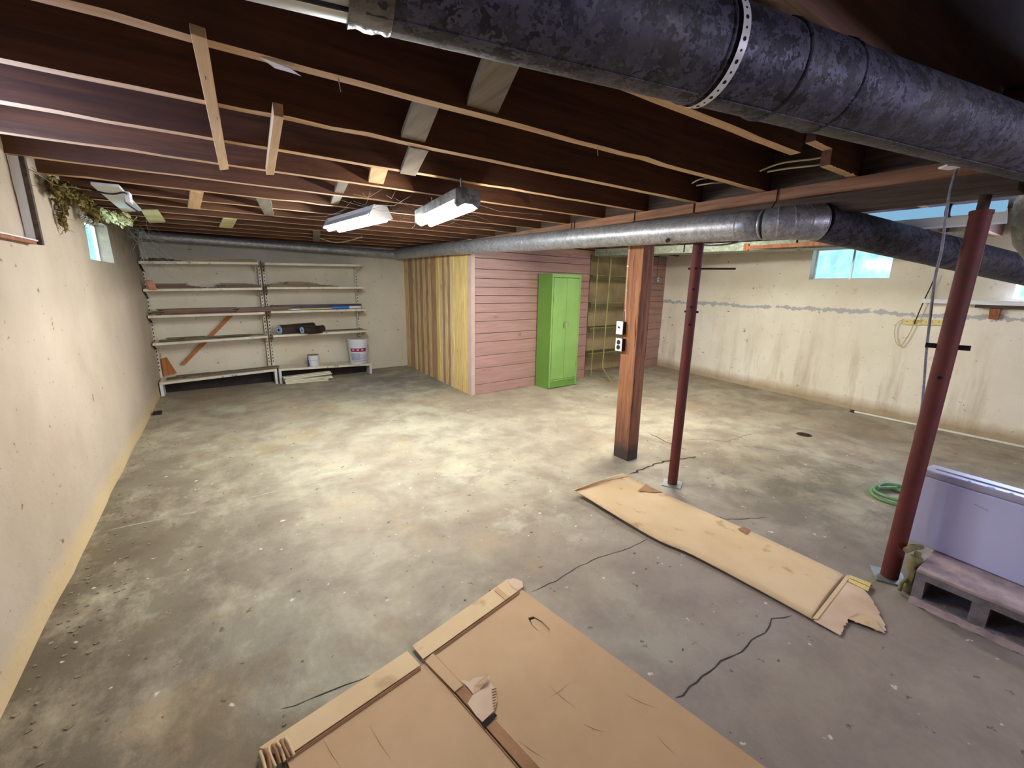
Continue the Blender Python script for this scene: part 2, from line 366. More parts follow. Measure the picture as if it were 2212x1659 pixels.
# ------------------------------------------------------------------ room shell
Y0 = -2.6
def floor_fn(u, v):
    x = -.9+u*7.6; y = Y0-.1+v*(7.2-Y0); return (x, y, 0)
floor = struct(MB().grid(floor_fn, 8, 8, False).build('floor', M['floor']))
def wallmesh(name, pt, s0, s1, z0, z1, holes, mat, depth, nrm, amp=.008, step=.16):
    """pt(s) -> xy on the wall; holes = (s0,s1,z0,z1); nrm = outward xy"""
    def cuts(a, b, extra):
        n = max(1, round((b-a)/step)); L = [a+(b-a)*i/n for i in range(n+1)]
        L = [q for q in L if all(abs(q-e) > step*.3 for e in extra)]+[e for e in extra if a <= e <= b]
        return sorted(set([a, b]+L))
    S = cuts(s0, s1, [h for q in holes for h in q[:2]]); Z = cuts(z0, z1, [h for q in holes for h in q[2:]])
    mb = MB(); n = Vector((*nrm, 0))
    def P(s, z):
        p = Vector((*pt(s), z)); k = amp*(noise.noise(Vector((p.x*1.3, p.y*1.3, z*1.5)))*1.2+noise.noise(Vector((p.x*5, p.y*5, z*5)))*.5)
        return p-n*k
    vs = [P(s, z) for z in Z for s in S]; ns = len(S); fs = []
    for j in range(len(Z)-1):
        for i in range(ns-1):
            cs, cz = (S[i]+S[i+1])/2, (Z[j]+Z[j+1])/2
            if any(h[0] < cs < h[1] and h[2] < cz < h[3] for h in holes): continue
            fs.append((j*ns+i, j*ns+i+1, (j+1)*ns+i+1, (j+1)*ns+i))
    mb.add(vs, fs, True)
    for a, b, c, d in holes:                       # reveals
        ring = [(a, c), (b, c), (b, d), (a, d)]
        inn = [P(s, z) for s, z in ring]; out = [p+n*depth for p in inn]
        mb.add(inn+out, [(i, (i+1) % 4, 4+(i+1) % 4, 4+i) for i in range(4)])
    # thickness behind
    o = struct(mb.build(name, mat, recalc=False)); return o
def window(name, c, holes_n, s0, s1, z0, z1, pt, nrm, off, mull=True):
    n = Vector((*nrm, 0)); w = struct(empty(name, Vector((*pt((s0+s1)/2), z0))+n*off))
    base = w.location
    def Q(s, z, o=0): return Vector((*pt(s), z))+n*(off+o)-base
    fr = MB(); t = .022
    for a, b in (((s0, z0), (s1, z0)), ((s0, z1), (s1, z1)), ((s0, z0), (s0, z1)), ((s1, z0), (s1, z1))):
        fr.bar(Q(*a), Q(*b), .03, t, n if a[1] == b[1] else n)
    fr.build('window_frame', M['white_metal'], w)
    if mull: MB().bar(Q((s0+s1)/2, z0), Q((s0+s1)/2, z1), .016, .02, n).build('mullion', M['zinc'], w)
    ss = [s0, (s0+s1)/2, s1] if mull else [s0, s1]
    for a, b in zip(ss, ss[1:]):
        MB().add([Q(a, z0, .004), Q(b, z0, .004), Q(b, z1, .004), Q(a, z1, .004)], [(0, 1, 2, 3)]).build('pane', M['glass'], w)
    return w
# left wall
ptL = lambda s: (XL, s)
hL1 = (4.15, 4.95, 1.455, 1.75); hL2 = (1.65, 2.55, 1.5, 1.84)
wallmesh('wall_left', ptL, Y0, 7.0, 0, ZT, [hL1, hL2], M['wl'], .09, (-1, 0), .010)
window('window_1', None, 0, *hL1, ptL, (-1, 0), .09, True)
window('window_2', None, 0, *hL2, ptL, (-1, 0), .09, True)
# back wall
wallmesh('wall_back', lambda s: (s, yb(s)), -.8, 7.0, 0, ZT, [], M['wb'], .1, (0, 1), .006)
# right wall
ptR = lambda s: (xr(s), s)
a_ = atR(1747, 602); b_ = atR(1919.4, 605); c_ = atR(2187, 645)
hR1 = (b_.y, a_.y, (a_.z+b_.z)/2, 1.835); hR2 = (c_.y-.85, c_.y, c_.z, 1.70)
wallmesh('wall_right', ptR, Y0, 4.95, 0, ZT, [hR1, hR2], M['wr'], .12, (1, 0), .010)
window('window_3', None, 0, *hR1, ptR, (1, 0), .12, True)
window('window_4', None, 0, *hR2, ptR, (1, 0), .12, True)
# wall behind the camera; its unseen window is added for daylight fill
ptF = lambda s: (s, Y0)
hF = (1.8, 3.4, 1.45, 1.84)
wallmesh('wall_front', ptF, -.8, 6.4, 0, ZT, [hF], M['wb'], .1, (0, -1), .006)
window('window_added', None, 0, *hF, ptF, (0, -1), .09, True)

# ------------------------------------------------------------------ ceiling: subfloor, joists
ceil = struct(MB().box((-.95, Y0-.2, ZT), (6.9, 7.3, ZT+.03)).build('ceiling', M['subfloor']))
YJ0, SJ = 1.3143, .406
def joist(x0, x1, y, seed=0, z0=ZJ, z1=ZT, w=.038):
    rnd = random.Random(seed*31+int(y*100)); n = 26; mb = MB(); vs = []
    ph = rnd.random()*6
    for i in range(n+1):
        x = x0+(x1-x0)*i/n; wob = .0012*math.sin(x*1.7+ph)
        dz = rnd.uniform(0, .0025)+(.005 if rnd.random() < .07 else 0); e = rnd.uniform(-.0012, .0012)
        for yy, zz in ((-w/2+e, z0+dz), (w/2+e, z0+dz*.6), (w/2, z1), (-w/2, z1)): vs.append((x, y+yy+wob, zz))
    bot = []; side = []
    for i in range(n):
        a = i*4; b = a+4
        bot.append((a, a+1, b+1, b)); side += [(a+1, a+2, b+2, b+1), (a+3, a, b, b+3)]
    side += [(3, 2, 1, 0), (n*4, n*4+1, n*4+2, n*4+3)]
    mb.add(vs, bot+side); o = mb.build('joist', M['joist'], ceil); o.data.materials.append(M['joist_underside_lit'])
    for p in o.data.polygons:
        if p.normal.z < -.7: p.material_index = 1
    return o
e1 = at(1718, 334, z=ZJ).x
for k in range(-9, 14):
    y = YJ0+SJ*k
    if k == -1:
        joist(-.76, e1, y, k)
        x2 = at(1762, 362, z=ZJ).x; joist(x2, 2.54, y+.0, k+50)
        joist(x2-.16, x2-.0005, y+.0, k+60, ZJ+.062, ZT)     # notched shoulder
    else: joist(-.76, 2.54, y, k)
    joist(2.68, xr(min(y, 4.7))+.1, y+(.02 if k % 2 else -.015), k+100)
rim = MB().box((-.76, Y0, ZJ+.0), (-.722, 7, ZT)); rim.build('rim_joist', M['joist'], ceil)
# ------------------------------------------------------------------ beam with ledger strips
bm_ = thing('support_beam', 'long dark built-up timber beam carrying the joists above the posts', 'beam', (2.61, 3.5, 1.715))
BX0, BX1, BZ = 2.54, 2.68, 1.715
for i, (xa, xb) in enumerate(((2.54, 2.584), (2.587, 2.634), (2.637, 2.68))):
    MB().box((xa-2.61, .38-3.5, 0), (xb-2.61, 6.9-3.5, ZT-.01-BZ)).build('beam_board', M['beam'], bm_, .004)
ys = [.40, 1.18, 2.02, 3.3, 4.6, 5.8, 6.7]; 
ys = [.40, at(1500, 455, x=2.5).y, at(1370, 478, x=2.5).y-.9*0, 3.05, 4.45, 5.6, 6.75]
ys = sorted([.40, at(1500, 455, x=2.5).y, at(1235, 500, x=2.5).y, 4.4, 5.6, 6.75])
for a, b in zip(ys, ys[1:]):
    mb = MB(); mb.box((2.495-2.61, a+.006-3.5, 1.792-BZ), (2.538-2.61, b-.006-3.5, 1.848-BZ)); mb.build('ledger_strip', M['ledger'], bm_, .003)

# ------------------------------------------------------------------ storage partition: pink boards
Pc = Vector((2.452, 4.512, 0))
ang = math.atan(.0705)
wp = struct(empty('wall_partition_front', Pc, ang))
seams = [0]+[at(1018.7, y, y=4.512).z for y in (798, 770.7, 741, 722, 695.5, 676, 656, 638.7, 620, 600.5, 580, 556)]+[1.73, 1.845]
seams = sorted(seams); 
if seams[1] > .2: seams.insert(1, at(1018.7, 833, y=4.512).z)
def ul(px, py): # along pink wall
    p = at(px, py, z=0); return (Vector((p.x, p.y, 0))-Pc).length
uD0 = 2.02; uD1 = at(1384, 690, y=4.75).x-2.452
uEnd = (xr(4.79)-2.452)/math.cos(ang)+.03
rnd = random.Random(3)
for i, (a, b) in enumerate(zip(seams, seams[1:])):
    for (ua, ub) in ((.055, uD0), (uD1+.07, uEnd)):
        o = rnd.uniform(-.003, .003)
        MB().box((ua, o-.0, a+.0022), (ub, .022+o, b-.0022)).build('plank', M['pink'], wp, .003)
MB().box((uD0-.0, .02, 0), (uD0+.03, .12, 1.845)).build('doorway_dark_strip', M['black'], wp)  # black strip standing in for the darkness inside the doorway
MB().box((uD0, -.0, 1.79), (uD1+.07, .03, 1.845)).build('door_header', M['pink'], wp, .003)
MB().box((.06, .026, 0), (uD0, .03, 1.845)).build('backing', M['beam'], wp)
MB().box((uD1+.07, .026, 0), (uEnd, .03, 1.845)).build('backing', M['beam'], wp)
# corner post
MB().box((-.004, -.006, 0), (.052, .085, 1.845)).build('corner_post', M['pinkpost'], wp, .004)
# ------------------------------------------------------------------ slatted side
def slat_mat(i, c1, c2): return wood('slat wood %d' % i, c1, c2, 2, .65, (150, 108, 50), .2, 1.6)
SM = [slat_mat(0, (236, 214, 160), (186, 144, 92)), slat_mat(1, (240, 224, 176), (200, 164, 110)), slat_mat(2, (200, 164, 122), (140, 100, 68)), slat_mat(3, (240, 216, 138), (206, 166, 92))]
wsd = struct(empty('wall_partition_side', (2.5, 5.7, 0)))
tx = [50, 75, 105, 130, 158, 180, 208, 240, 270, 300, 330, 360, 395, 430, 465, 492, 525, 556, 600, 632, 662, 690, 722]
yy = []
for q in tx:
    p = at(860+q/5.03, 553, x=2.46); yy.append(p.y)
yy[0] = 6.86; yy[-1] = Pc.y+.085
pat = [0, 2, 2, 1, 2, 0, 2, 0, 2, 0, 2, 2, 3, 1, 2, 0, 2, 1, 3, 3, 0, 3]
for i, (a, b) in enumerate(zip(yy, yy[1:])):
    j = rnd.uniform(-.004, .004); o = rnd.uniform(-.004, .004)
    A, B = b+.0015, a-.0015; xa, xb = xs(A)+o, xs(B)+o
    mb = MB(); mb.hexa([(xa-2.5, A-5.7+j, .0), (xa-2.5+.02, A-5.7+j, 0), (xb-2.5+.02, B-5.7+j, 0), (xb-2.5, B-5.7+j, 0)],
                       [(xa-2.5, A-5.7, 1.845), (xa-2.5+.02, A-5.7, 1.845), (xb-2.5+.02, B-5.7, 1.845), (xb-2.5, B-5.7, 1.845)])
    mb.build('slat', SM[pat[i % len(pat)]], wsd, .002)
MB().box((.03, -1.1, 0), (.05, 1.15, 1.845)).build('backing', M['beam'], wsd)

# ------------------------------------------------------------------ floor details (parts of the floor)
def crack(pts, w, m='crack', name='crack', jit=.006, seed=1):
    r_ = random.Random(seed); P = [at(x, y, z=0) for x, y in pts]; Q = []
    for a, b in zip(P, P[1:]):
        n = max(2, int((b-a).length/.035))
        for i in range(n): Q.append(a.lerp(b, i/n)+Vector((r_.uniform(-jit, jit), r_.uniform(-jit, jit), 0)))
    Q.append(P[-1]); L = []; R_ = []
    for i, p in enumerate(Q):
        d = (Q[min(i+1, len(Q)-1)]-Q[max(i-1, 0)]).normalized(); s = Vector((-d.y, d.x, 0))
        ww = w*r_.uniform(.4, 1.3)*(0.25 if i in (0, len(Q)-1) else 1)/2; L.append(p+s*ww); R_.append(p-s*ww)
    n = len(Q); vs = [(v.x, v.y, .0012) for v in L+R_]
    MB().add(vs, [(i, i+1, n+i+1, n+i) for i in range(n-1)]).build(name, M[m], floor)
crack([(1145, 1280), (1200, 1255), (1230, 1235), (1290, 1205), (1350, 1187), (1400, 1165)], .0035, seed=1, jit=.004)
crack([(1460, 1512), (1530, 1450), (1600, 1405), (1650, 1365), (1670, 1338), (1710, 1330)], .0045, seed=2, jit=.006)
crack([(1360, 1025), (1400, 1008), (1440, 995), (1480, 992), (1503, 986)], .018, seed=3, jit=.012)
crack([(1400, 935), (1440, 955), (1482, 972)], .012, seed=4)
crack([(1475, 950), (1530, 948), (1565, 955), (1625, 937)], .006, seed=5)
crack([(605, 1535), (700, 1500), (800, 1460), (885, 1420)], .004, seed=6)
crack([(230, 1146), (410, 1108), (560, 1070), (700, 1037), (900, 1002), (1100, 962), (1290, 925)], .008, 'joint', 'slab_joint', .003, 7)
crack([(1490, 1100), (1570, 1122), (1660, 1118)], .005, seed=8)
crack([(1560, 960), (1640, 967), (1760, 985), (1860, 1010), (1890, 1018)], .004, seed=9, jit=.002)
crack([(680, 865), (800, 858), (905, 835)], .006, seed=10)
# plaster crumbs along the wall feet and on the slab
mb = MB(); r_ = random.Random(12)
for i in range(420):
    k = r_.random()
    if k < .45: p = Vector((XL+.02+abs(r_.gauss(0, .12)), r_.uniform(.8, 6.2), 0))
    elif k < .6: y = r_.uniform(.3, 4.6); p = Vector((xr(y)-.03-abs(r_.gauss(0, .06)), y, 0))
    else: p = Vector((r_.uniform(-.5, 5.2), r_.uniform(.4, 4.3), 0))
    s = r_.uniform(.003, .009)*(1.3 if k < .6 else 1); a = r_.random()*6.3
    pts = [(p.x+s*math.cos(a+q)*r_.uniform(.6, 1.2), p.y+s*math.sin(a+q)*r_.uniform(.4, 1), .0005) for q in (0, 1.5, 3, 4.6)]
    mb.prism(pts, r_.uniform(.001, .004))
tag(mb.build('floor_debris', M['chip']), 'scattered plaster crumbs and grit on the concrete floor', 'debris', kind='stuff')
# drain
dp = at(1737, 939, z=0)
dr = thing('floor_drain', 'round rusty drain sunk in the concrete right of the red posts', 'drain', (dp.x, dp.y, 0))
MB().lathe([(.046, .002), (.052, .004), (.062, .003), (.066, .0)], n=24, caps=False).build('rim', M['rust'], dr)
MB().lathe([(.001, .0012), (.047, .0016)], n=24, caps=False).build('drain_hole', M['hole'], dr)
for i in range(-2, 3): MB().box((-.038, i*.016-.003, .0018), (.038, i*.016+.003, .0045)).build('grate_bar', M['rust'], dr)

# ------------------------------------------------------------------ wooden post, electrics
wpst = thing('wooden_post', 'thick square timber post with orange brown grain under the beam', 'post', (2.585, 2.166, 0))
mb = MB(); n = 10; r_ = random.Random(5)
lean = .03
for (x0, x1, y0, y1) in ((-.062, .055, -.073, .073),):
    vs = []
    for i in range(n+1):
        z = 1.715*i/n; o = r_.uniform(-.0015, .0015)
        for x, y in ((x0, y0), (x1, y0), (x1, y1), (x0, y1)): vs.append((x+o-lean*.4*i/n, y+o, z))
    fs = [(i*4+j, i*4+(j+1) % 4, i*4+4+(j+1) % 4, i*4+4+j) for i in range(n) for j in range(4)]+[(3, 2, 1, 0), (n*4, n*4+1, n*4+2, n*4+3)]
    mb.add(vs, fs)
po = mb.build('post', M['post_timber'], wpst, .004)

def face(px, py): return at(px, py, x=2.521)
# cable stapled to left face
a, b = face(1360, 545), face(1352, 692)
cb = thing('power_cable', 'cream flat cable stapled down the timber post to the switch', 'cable', (a.x, a.y, b.z))
MB().tube([Vector((-.004, q*0, 0))+(p-Vector((a.x, a.y, b.z))) for p, q in ((Vector((2.515, a.y, 1.70)), 0), (a, 0), (a.lerp(b, .5)+Vector((0, .006, 0)), 0), (b, 0))], .005, 8).build('cable_sheath', M['cable'], cb)
for f_ in (.2, .55, .85):
    p = a.lerp(b, f_)-Vector((a.x, a.y, b.z)); MB().box((p.x-.012, p.y-.009, p.z-.004), (p.x-.002, p.y+.009, p.z+.004)).build('staple', M['zinc'], cb)
def ebox(name, label, cat, px0, py0, px1, py1, kind):
    p0, p1 = face(px0, py0), face(px1, py1); cy = (p0.y+p1.y)/2; z0, z1 = min(p0.z, p1.z), max(p0.z, p1.z)
    # measured height; box is 55 mm wide and 45 mm deep
    t = thing(name, label, cat, (2.521, cy, z0)); h = z1-z0; w = .03
    MB().box((-.042, -w, 0), (0, w, h)).build('back_box', M['dark_metal'], t, .003)
    MB().box((-.046, -w-.002, -.002), (-.041, w+.002, h+.002)).build('cover_plate', M['white_metal'], t, .002)
    if kind == 's': MB().bar((-.046, 0, h/2), (-.060, 0, h/2+.010), .008, .008).build('toggle', M['black'], t)
    else:
        for q in (.3, .7):
            mb = MB(); mb.tube([(-.046, 0, h*q), (-.049, 0, h*q)], .017, 16); mb.build('socket', M['black'], t)
    return t
ebox('light_switch', 'grey metal light switch box, upper one on the timber post', 'switch', 1342, 694, 1352, 722, 's')
ebox('power_outlet', 'double power outlet box, lower one on the timber post', 'outlet', 1340, 730, 1350, 758, 'o')

# ------------------------------------------------------------------ jack posts
def jackpost(loc, top, label, r, rod, holes, screw=None, plate=.075):
    t = thing('jack_post', label, 'post', loc); L = Vector(top)-Vector(loc)
    MB().tube([Vector((0, 0, .008)), L], r, 24).build('outer_tube', M['red_paint'], t)
    MB().obox((0, 0, .004), (plate*2, plate*2, .008), Matrix.Rotation(.5, 3, 'Z')).build('base_plate', M['zinc'], t, .002)
    d = L.normalized(); tc = Vector((-loc[0], -loc[1], 0)).normalized()
    for z in holes:
        p = d*z; s = tc*(r-.001)
        MB().tube([p+s-tc*.004, p+s+tc*.0025], .008, 12).build('pin_hole', M['hole'], t)
    if screw:
        MB().tube([L*.96, L+d*screw], r*.55, 16).build('inner_tube', M['rust'], t)
        MB().tube([L-d*.002, L+d*.012], r*1.08, 24).build('collar', M['red_paint'], t)
    for z, l0, l1, rr in rod:
        side = Vector((tc.y, -tc.x, 0)); side = side if side.dot(rt) > 0 else -side
        MB().tube([d*z-side*(r+l0), d*z+side*(r+l1)], rr, 10).build('pin', M['dark_metal'], t)
    return t
K = at(1452, 1046, z=0); 
jackpost((K.x, K.y, 0), (K.x+.003, K.y+.003, 1.715), 'slim oxide red steel jack post beside the timber post', .032, [(1.455, .012, .19, .006), (1.19, .008, .012, .007)], [1.455, 1.33, 1.22, 1.11], None, .062)
K2 = at(1920, 1247, z=0)
jackpost((K2.x, K2.y, 0), (2.585, .471, 1.645), 'leaning oxide red steel jack post with grey rope beside it', .034, [(1.11, .035, .035, .011)], [.98], .072, .062)
# ------------------------------------------------------------------ ducts
def duct(path, r, n=28): return MB().tube(path, r, n, caps=True)
big = thing('overhead_duct', 'big spangled galvanised round duct crossing close overhead', 'duct', (1.4, .45, 1.765))
nb = Vector((.198, .98, 0)); db = Vector((.98, -.198, 0)); RB = .0856
def bigp(px, py): 
    v = ray(px, py); p = EYE+v*(.72/(v.dot(nb))); s = (p-(EYE+nb*.72)).dot(db); return s
def ax(s, dz=0): return Vector((0, 0, 1.765+dz))+nb*.72+db*s-Vector((1.4, .45, 1.765))
sj = bigp(790, 60)
stops = [bigp(1500, 160), bigp(1655, 215), bigp(1770, 240), 2.62]
prev = sj
for i, s in enumerate(stops):
    duct([ax(prev-.004), ax(s)], RB-(.0012 if i % 2 else 0)).build('duct_section', M['galv'], big); prev = s
for s in stops[:3]:
    duct([ax(s-.004), ax(s-.001), ax(s+.003), ax(s+.006)], [RB, RB+.003, RB+.003, RB]).build('seam_ring', M['galv'], big)
dv = Vector((0, 0, 0))
MB().grid(lambda u, v: ax(bigp(752, 40)+u*(bigp(846, 70)-bigp(752, 40)))+(nb*math.cos(v*6.2832)+Vector((0, 0, 1))*math.sin(v*6.2832))*(RB+.0015+.0035*noise.noise(Vector((u*6, v*14, 2)))), 10, 40).build('foil_tape', M['foil'], big)
# longitudinal seam
MB().tube([ax(sj)+Vector((0, 0, -1))*RB*math.sin(1.32)-nb*RB*math.cos(1.32), ax(2.5)+Vector((0, 0, -1))*RB*math.sin(1.32)-nb*RB*math.cos(1.32)], .0016, 6).build('lock_seam', M['galv'], big)
# perforated strap
s0 = bigp(1500, 160)
def strap(u, v):
    a = math.radians(-178+u*150); s = s0+.012+v*.017; rr = RB+.0045
    return ax(s)+(-nb*math.cos(a+math.pi/2+.0)*1+Vector((0, 0, 1))*0)*0+(nb*math.sin(math.radians(-150+u*150))*rr*1+Vector((0, 0, 1))*math.cos(math.radians(-150+u*150))*rr*1)
def strap2(u, v):
    a = math.radians(95+u*185)   # around the lower side, from near top to far bottom
    s = s0+.012+v*.017; rr = RB+.0045
    return ax(s)+(-nb*math.sin(a)+Vector((0, 0, 1))*math.cos(a))*rr
mb = MB(); mb.grid(lambda u, v: ax(s0+.012+v*.018)+(-nb*math.sin(math.radians(10+u*200))+Vector((0, 0, 1))*math.cos(math.radians(10+u*200)))*(RB+.0045), 60, 1)
st_ = mb.build('hanger_strap', M['white_metal'], big)
mb = MB()
for i in range(17):
    a = math.radians(30+i*10.2); d_ = (-nb*math.sin(a)+Vector((0, 0, 1))*math.cos(a)); p = ax(s0+.021)+d_*(RB+.0040)
    mb.tube([p, p+d_*.0012], .0034 if i % 2 else .002, 8)
mb.build('strap_hole', M['hole'], st_); 
# white pipe joined to it, running out of frame at the upper left
wpipe = thing('white_duct', 'white enamelled round duct taped to the galvanised duct, upper left', 'duct', (0, .75, 1.765))
def axw(s, off=0): return Vector((0, 0, 1.765))+nb*.72+db*s-Vector((0, .75, 1.765))
duct([axw(-.9), axw(sj)], RB-.004).build('duct_section', M['white_metal'], wpipe)
aa = None; best = 9e9
for k in range(-80, 80):
    th = math.radians(k); v = EYE*0+Vector((0, .75, 1.765))+axw(bigp(750, 22))-nb*(RB-.004)*math.cos(th)+Vector((0, 0, (RB-.004)*math.sin(th)))-EYE
    e_ = abs(H/2-F*v.dot(up)/v.dot(fw)-22)
    if e_ < best: best, aa = e_, th
MB().tube([axw(-.9)-nb*(RB-.004)*math.cos(aa)+Vector((0, 0, (RB-.004)*math.sin(aa))), axw(sj-.01)-nb*(RB-.004)*math.cos(aa)+Vector((0, 0, (RB-.004)*math.sin(aa)))], .004, 8).build('lock_seam', M['black'], wpipe)

# duct under the beam, elbow and diagonal run
d2 = thing('beam_duct', 'long galvanised round duct under the beam, bending at an elbow', 'duct', (2.39, 1.1, 1.66))
O2 = Vector((2.39, 1.1, 1.66))
pts2 = [Vector(p) for p in ((2.28, 6.46, 1.765), (2.345, 5.0, 1.756), (2.370, 3.63, 1.725), (2.370, 2.67, 1.702), (2.370, 2.1, 1.686), (2.370, 1.55, 1.671), (2.370, 1.21, 1.660))]
def yat(px, py): return at(px, py, x=2.39).y
def onpath(y):
    for a, b in zip(pts2, pts2[1:]):
        if b.y <= y <= a.y: return a.lerp(b, (y-a.y)/(b.y-a.y))
    return pts2[-1]
cuts = [pts2[0].y, yat(965, 535), yat(1145, 525), yat(1240, 515), yat(1605, 490), 1.21]
for i, (a, b) in enumerate(zip(cuts, cuts[1:])):
    P = [onpath(a)]+[p for p in pts2 if b < p.y < a]+[onpath(b)]
    duct([p-O2 for p in P], .0755-(.001 if i % 2 else 0)).build('duct_section', M['galv2'], d2)
    q = onpath(b); dd = Vector((0, 1, 0))
    MB().tube([q-O2+dd*.006, q-O2+dd*.002, q-O2-dd*.002, q-O2-dd*.006], [.0758, .0778, .0778, .0758], 28, False).build('seam_ring', M['galv2'], d2)
Dd = ray(3640, 918).normalized(); E0 = Vector((2.39, 1.063, 1.678))
Dd2 = Dd
e_in = Vector((2.370, 1.21, 1.660)); v_in = Vector((0, -1, -.03)).normalized(); e_out = Vector((2.52, 1.031, 1.667))
arc = []
for i in range(9):
    t = i/8; p1 = Vector((2.395, 1.10, 1.664))
    arc.append((1-t)**2*e_in+2*t*(1-t)*p1+t*t*e_out-O2)
for i in range(0, 8, 2):
    MB().tube(arc[i:i+3], [.0757+.0014*i, .0757+.0014*(i+1), .0757+.0014*(i+2)], 28).build('elbow_gore', M['galv2'], d2)
    q = arc[i+2]; dd = (arc[min(i+3, 8)]-arc[i+1]).normalized()
    rr = .0757+.0014*(i+2)
    MB().tube([q-dd*.004, q-dd*.001, q+dd*.001, q+dd*.004], [rr, rr+.0025, rr+.0025, rr], 28, False).build('seam_ring', M['galv2'], d2)
fo = e_out+Dd*2.9
j1 = at(2065, 560, x=3.35); jm = e_out+Dd*1.05
duct([e_out-O2, jm-O2+Dd*.01], .0875).build('duct_section', M['galv'], d2)
duct([jm-O2-Dd*.03, fo-O2], .0895).build('duct_section', M['galv'], d2)
# screw plug
p = at(1443, 519, x=2.315); MB().tube([p-O2, p-O2+Vector((-.012, -.004, -.004))], .012, 12).build('test_port', M['dark_metal'], d2)
# wire hangers on the ledger
for px, py in ((1240, 500), (1370, 478), (1678, 430)):
    y = at(px, py, x=2.49).y; q = onpath(max(1.22, y))
    MB().tube([(2.49-O2.x, y-O2.y, 1.87-O2.z), (2.488-O2.x, y-O2.y, 1.79-O2.z), (q.x+.05-O2.x, y-O2.y, q.z+.06-O2.z)], .003, 6).build('hanger_wire', M['dark_metal'], d2)

# duct along the back wall
bd = thing('back_wall_duct', 'grey round duct running high along the back wall', 'duct', (.8, 6.5, 1.79))
OB = Vector((.8, 6.5, 1.79))
P0, P1 = Vector((-.66, 6.42, 1.80)), Vector((2.20, 6.55, 1.768))
mid = at(615, 522, y=6.5); tt = (mid.x-P0.x)/(P1.x-P0.x)
duct([P0-OB, P0.lerp(P1, tt)-OB], .052).build('duct_section', M['galv2'], bd)
duct([P0.lerp(P1, tt)-OB, P1-OB], .056).build('duct_section', M['galv2'], bd)
arc = [P1.lerp(Vector((2.30, 6.56, 1.766)), t)*(1-t)+Vector((2.30, 6.56, 1.766)).lerp(Vector((2.30, 6.46, 1.765)), t)*t-OB for t in (0, .25, .5, .75, 1)]
duct(arc, [.056, .062, .068, .072, .076]).build('elbow', M['galv2'], bd)
q = P0.lerp(P1, tt)-OB; MB().tube([q-Vector((.008, 0, 0)), q+Vector((.008, 0, 0))], .059, 28).build('seam_ring', M['galv2'], bd)

# drop duct at the right edge
dd_ = thing('drop_duct', 'dull galvanised duct elbow dropping behind the leaning red post', 'duct', (2.78, .30, 1.75))
OD = Vector((2.78, .30, 1.75))
MB().tube([(0, 0, .10), (0, 0, .0), (0, 0, -.045)], .115, 28).build('collar', M['plenum'], dd_)
MB().tube([(0, 0, -.045), (0, 0, -.09)], .118, 28).build('collar_band', M['plenum'], dd_)
MB().tube([(0, 0, -.085), (.0, 0, -.13), (.02, -.006, -.175), (.07, -.02, -.205), (.14, -.04, -.215), (.3, -.08, -.22)], [.112, .112, .108, .104, .10, .10], 28).build('elbow', M['plenum'], dd_)
MB().tube([Vector((-.10, -.06, -.15))+Vector((.02*math.cos(a), -.02*math.cos(a)*.6, .018*math.sin(a))) for a in [i*.6283 for i in range(10)]], .002, 6, closed=True).build('plug_ring', M['zinc'], dd_)

# flat box duct in the right bay and its board
q0 = at(1300, 548, z=1.752); q1 = at(1790, 534, z=1.752); q1 = at(1850, 530, z=1.752)
bx = thing('box_duct', 'flat galvanised rectangular duct under the joists behind the timber post', 'duct', (q0.x, q0.y, 1.75))
def bxp(a, b): return (a-q0.x, b-q0.y)
far = at(1296, 549, z=1.752); L_ = far.x
Xb = at(1500, 545, z=1.75).x
yA, yB_ = 4.46, .9
Xb = 4.55
mb = MB(); 
lo = lambda px, py: at(px, py, z=1.75)
fa, na = lo(1400, 549), lo(1780, 535); dirb = (na-fa).normalized()
base = fa
f0 = fa-dirb*((4.42-fa.y)/dirb.y*-1); n0 = fa+dirb*((1.0-fa.y)/dirb.y)
side = Vector((-dirb.y, dirb.x, 0)); side = side if side.x < 0 else -side
OX = Vector((q0.x, q0.y, 1.75))
w_ = .30
for i, (t0, t1) in enumerate(((0, .34), (.345, .66), (.665, 1))):
    a = f0.lerp(n0, t0); b = f0.lerp(n0, t1)
    mb = MB().hexa([a-OX, a-side*w_-OX, b-side*w_-OX, b-OX], [v+Vector((0, 0, .09)) for v in (a-OX, a-side*w_-OX, b-side*w_-OX, b-OX)])
    mb.build('duct_section', M['galvg'], bx)
a, b = f0-OX+side*.004, n0-OX+side*.004
MB().bar(a+Vector((0, 0, .004)), b+Vector((0, 0, .004)), .012, .006).build('edge_flange', M['galvg'], bx)
MB().bar(a+Vector((0, 0, .034)), b+Vector((0, 0, .034)), .008, .006).build('edge_flange', M['galvg'], bx)
a = at(1612, 540, z=1.735); b = at(1790, 530, z=1.735)
bo = thing('wood_nailer', 'reddish board nailed along the flat duct right of the red post', 'board', a)
MB().bar((0, 0, .02), (b-a)+Vector((0, 0, .02)), .04, .035).build('board', M['post'], bo, .002)
MB().bar((0, 0, -.008), (0, 0, .06), .03, .05, (0, 1, 0)).build('end_block', M['post'], bo, .002)

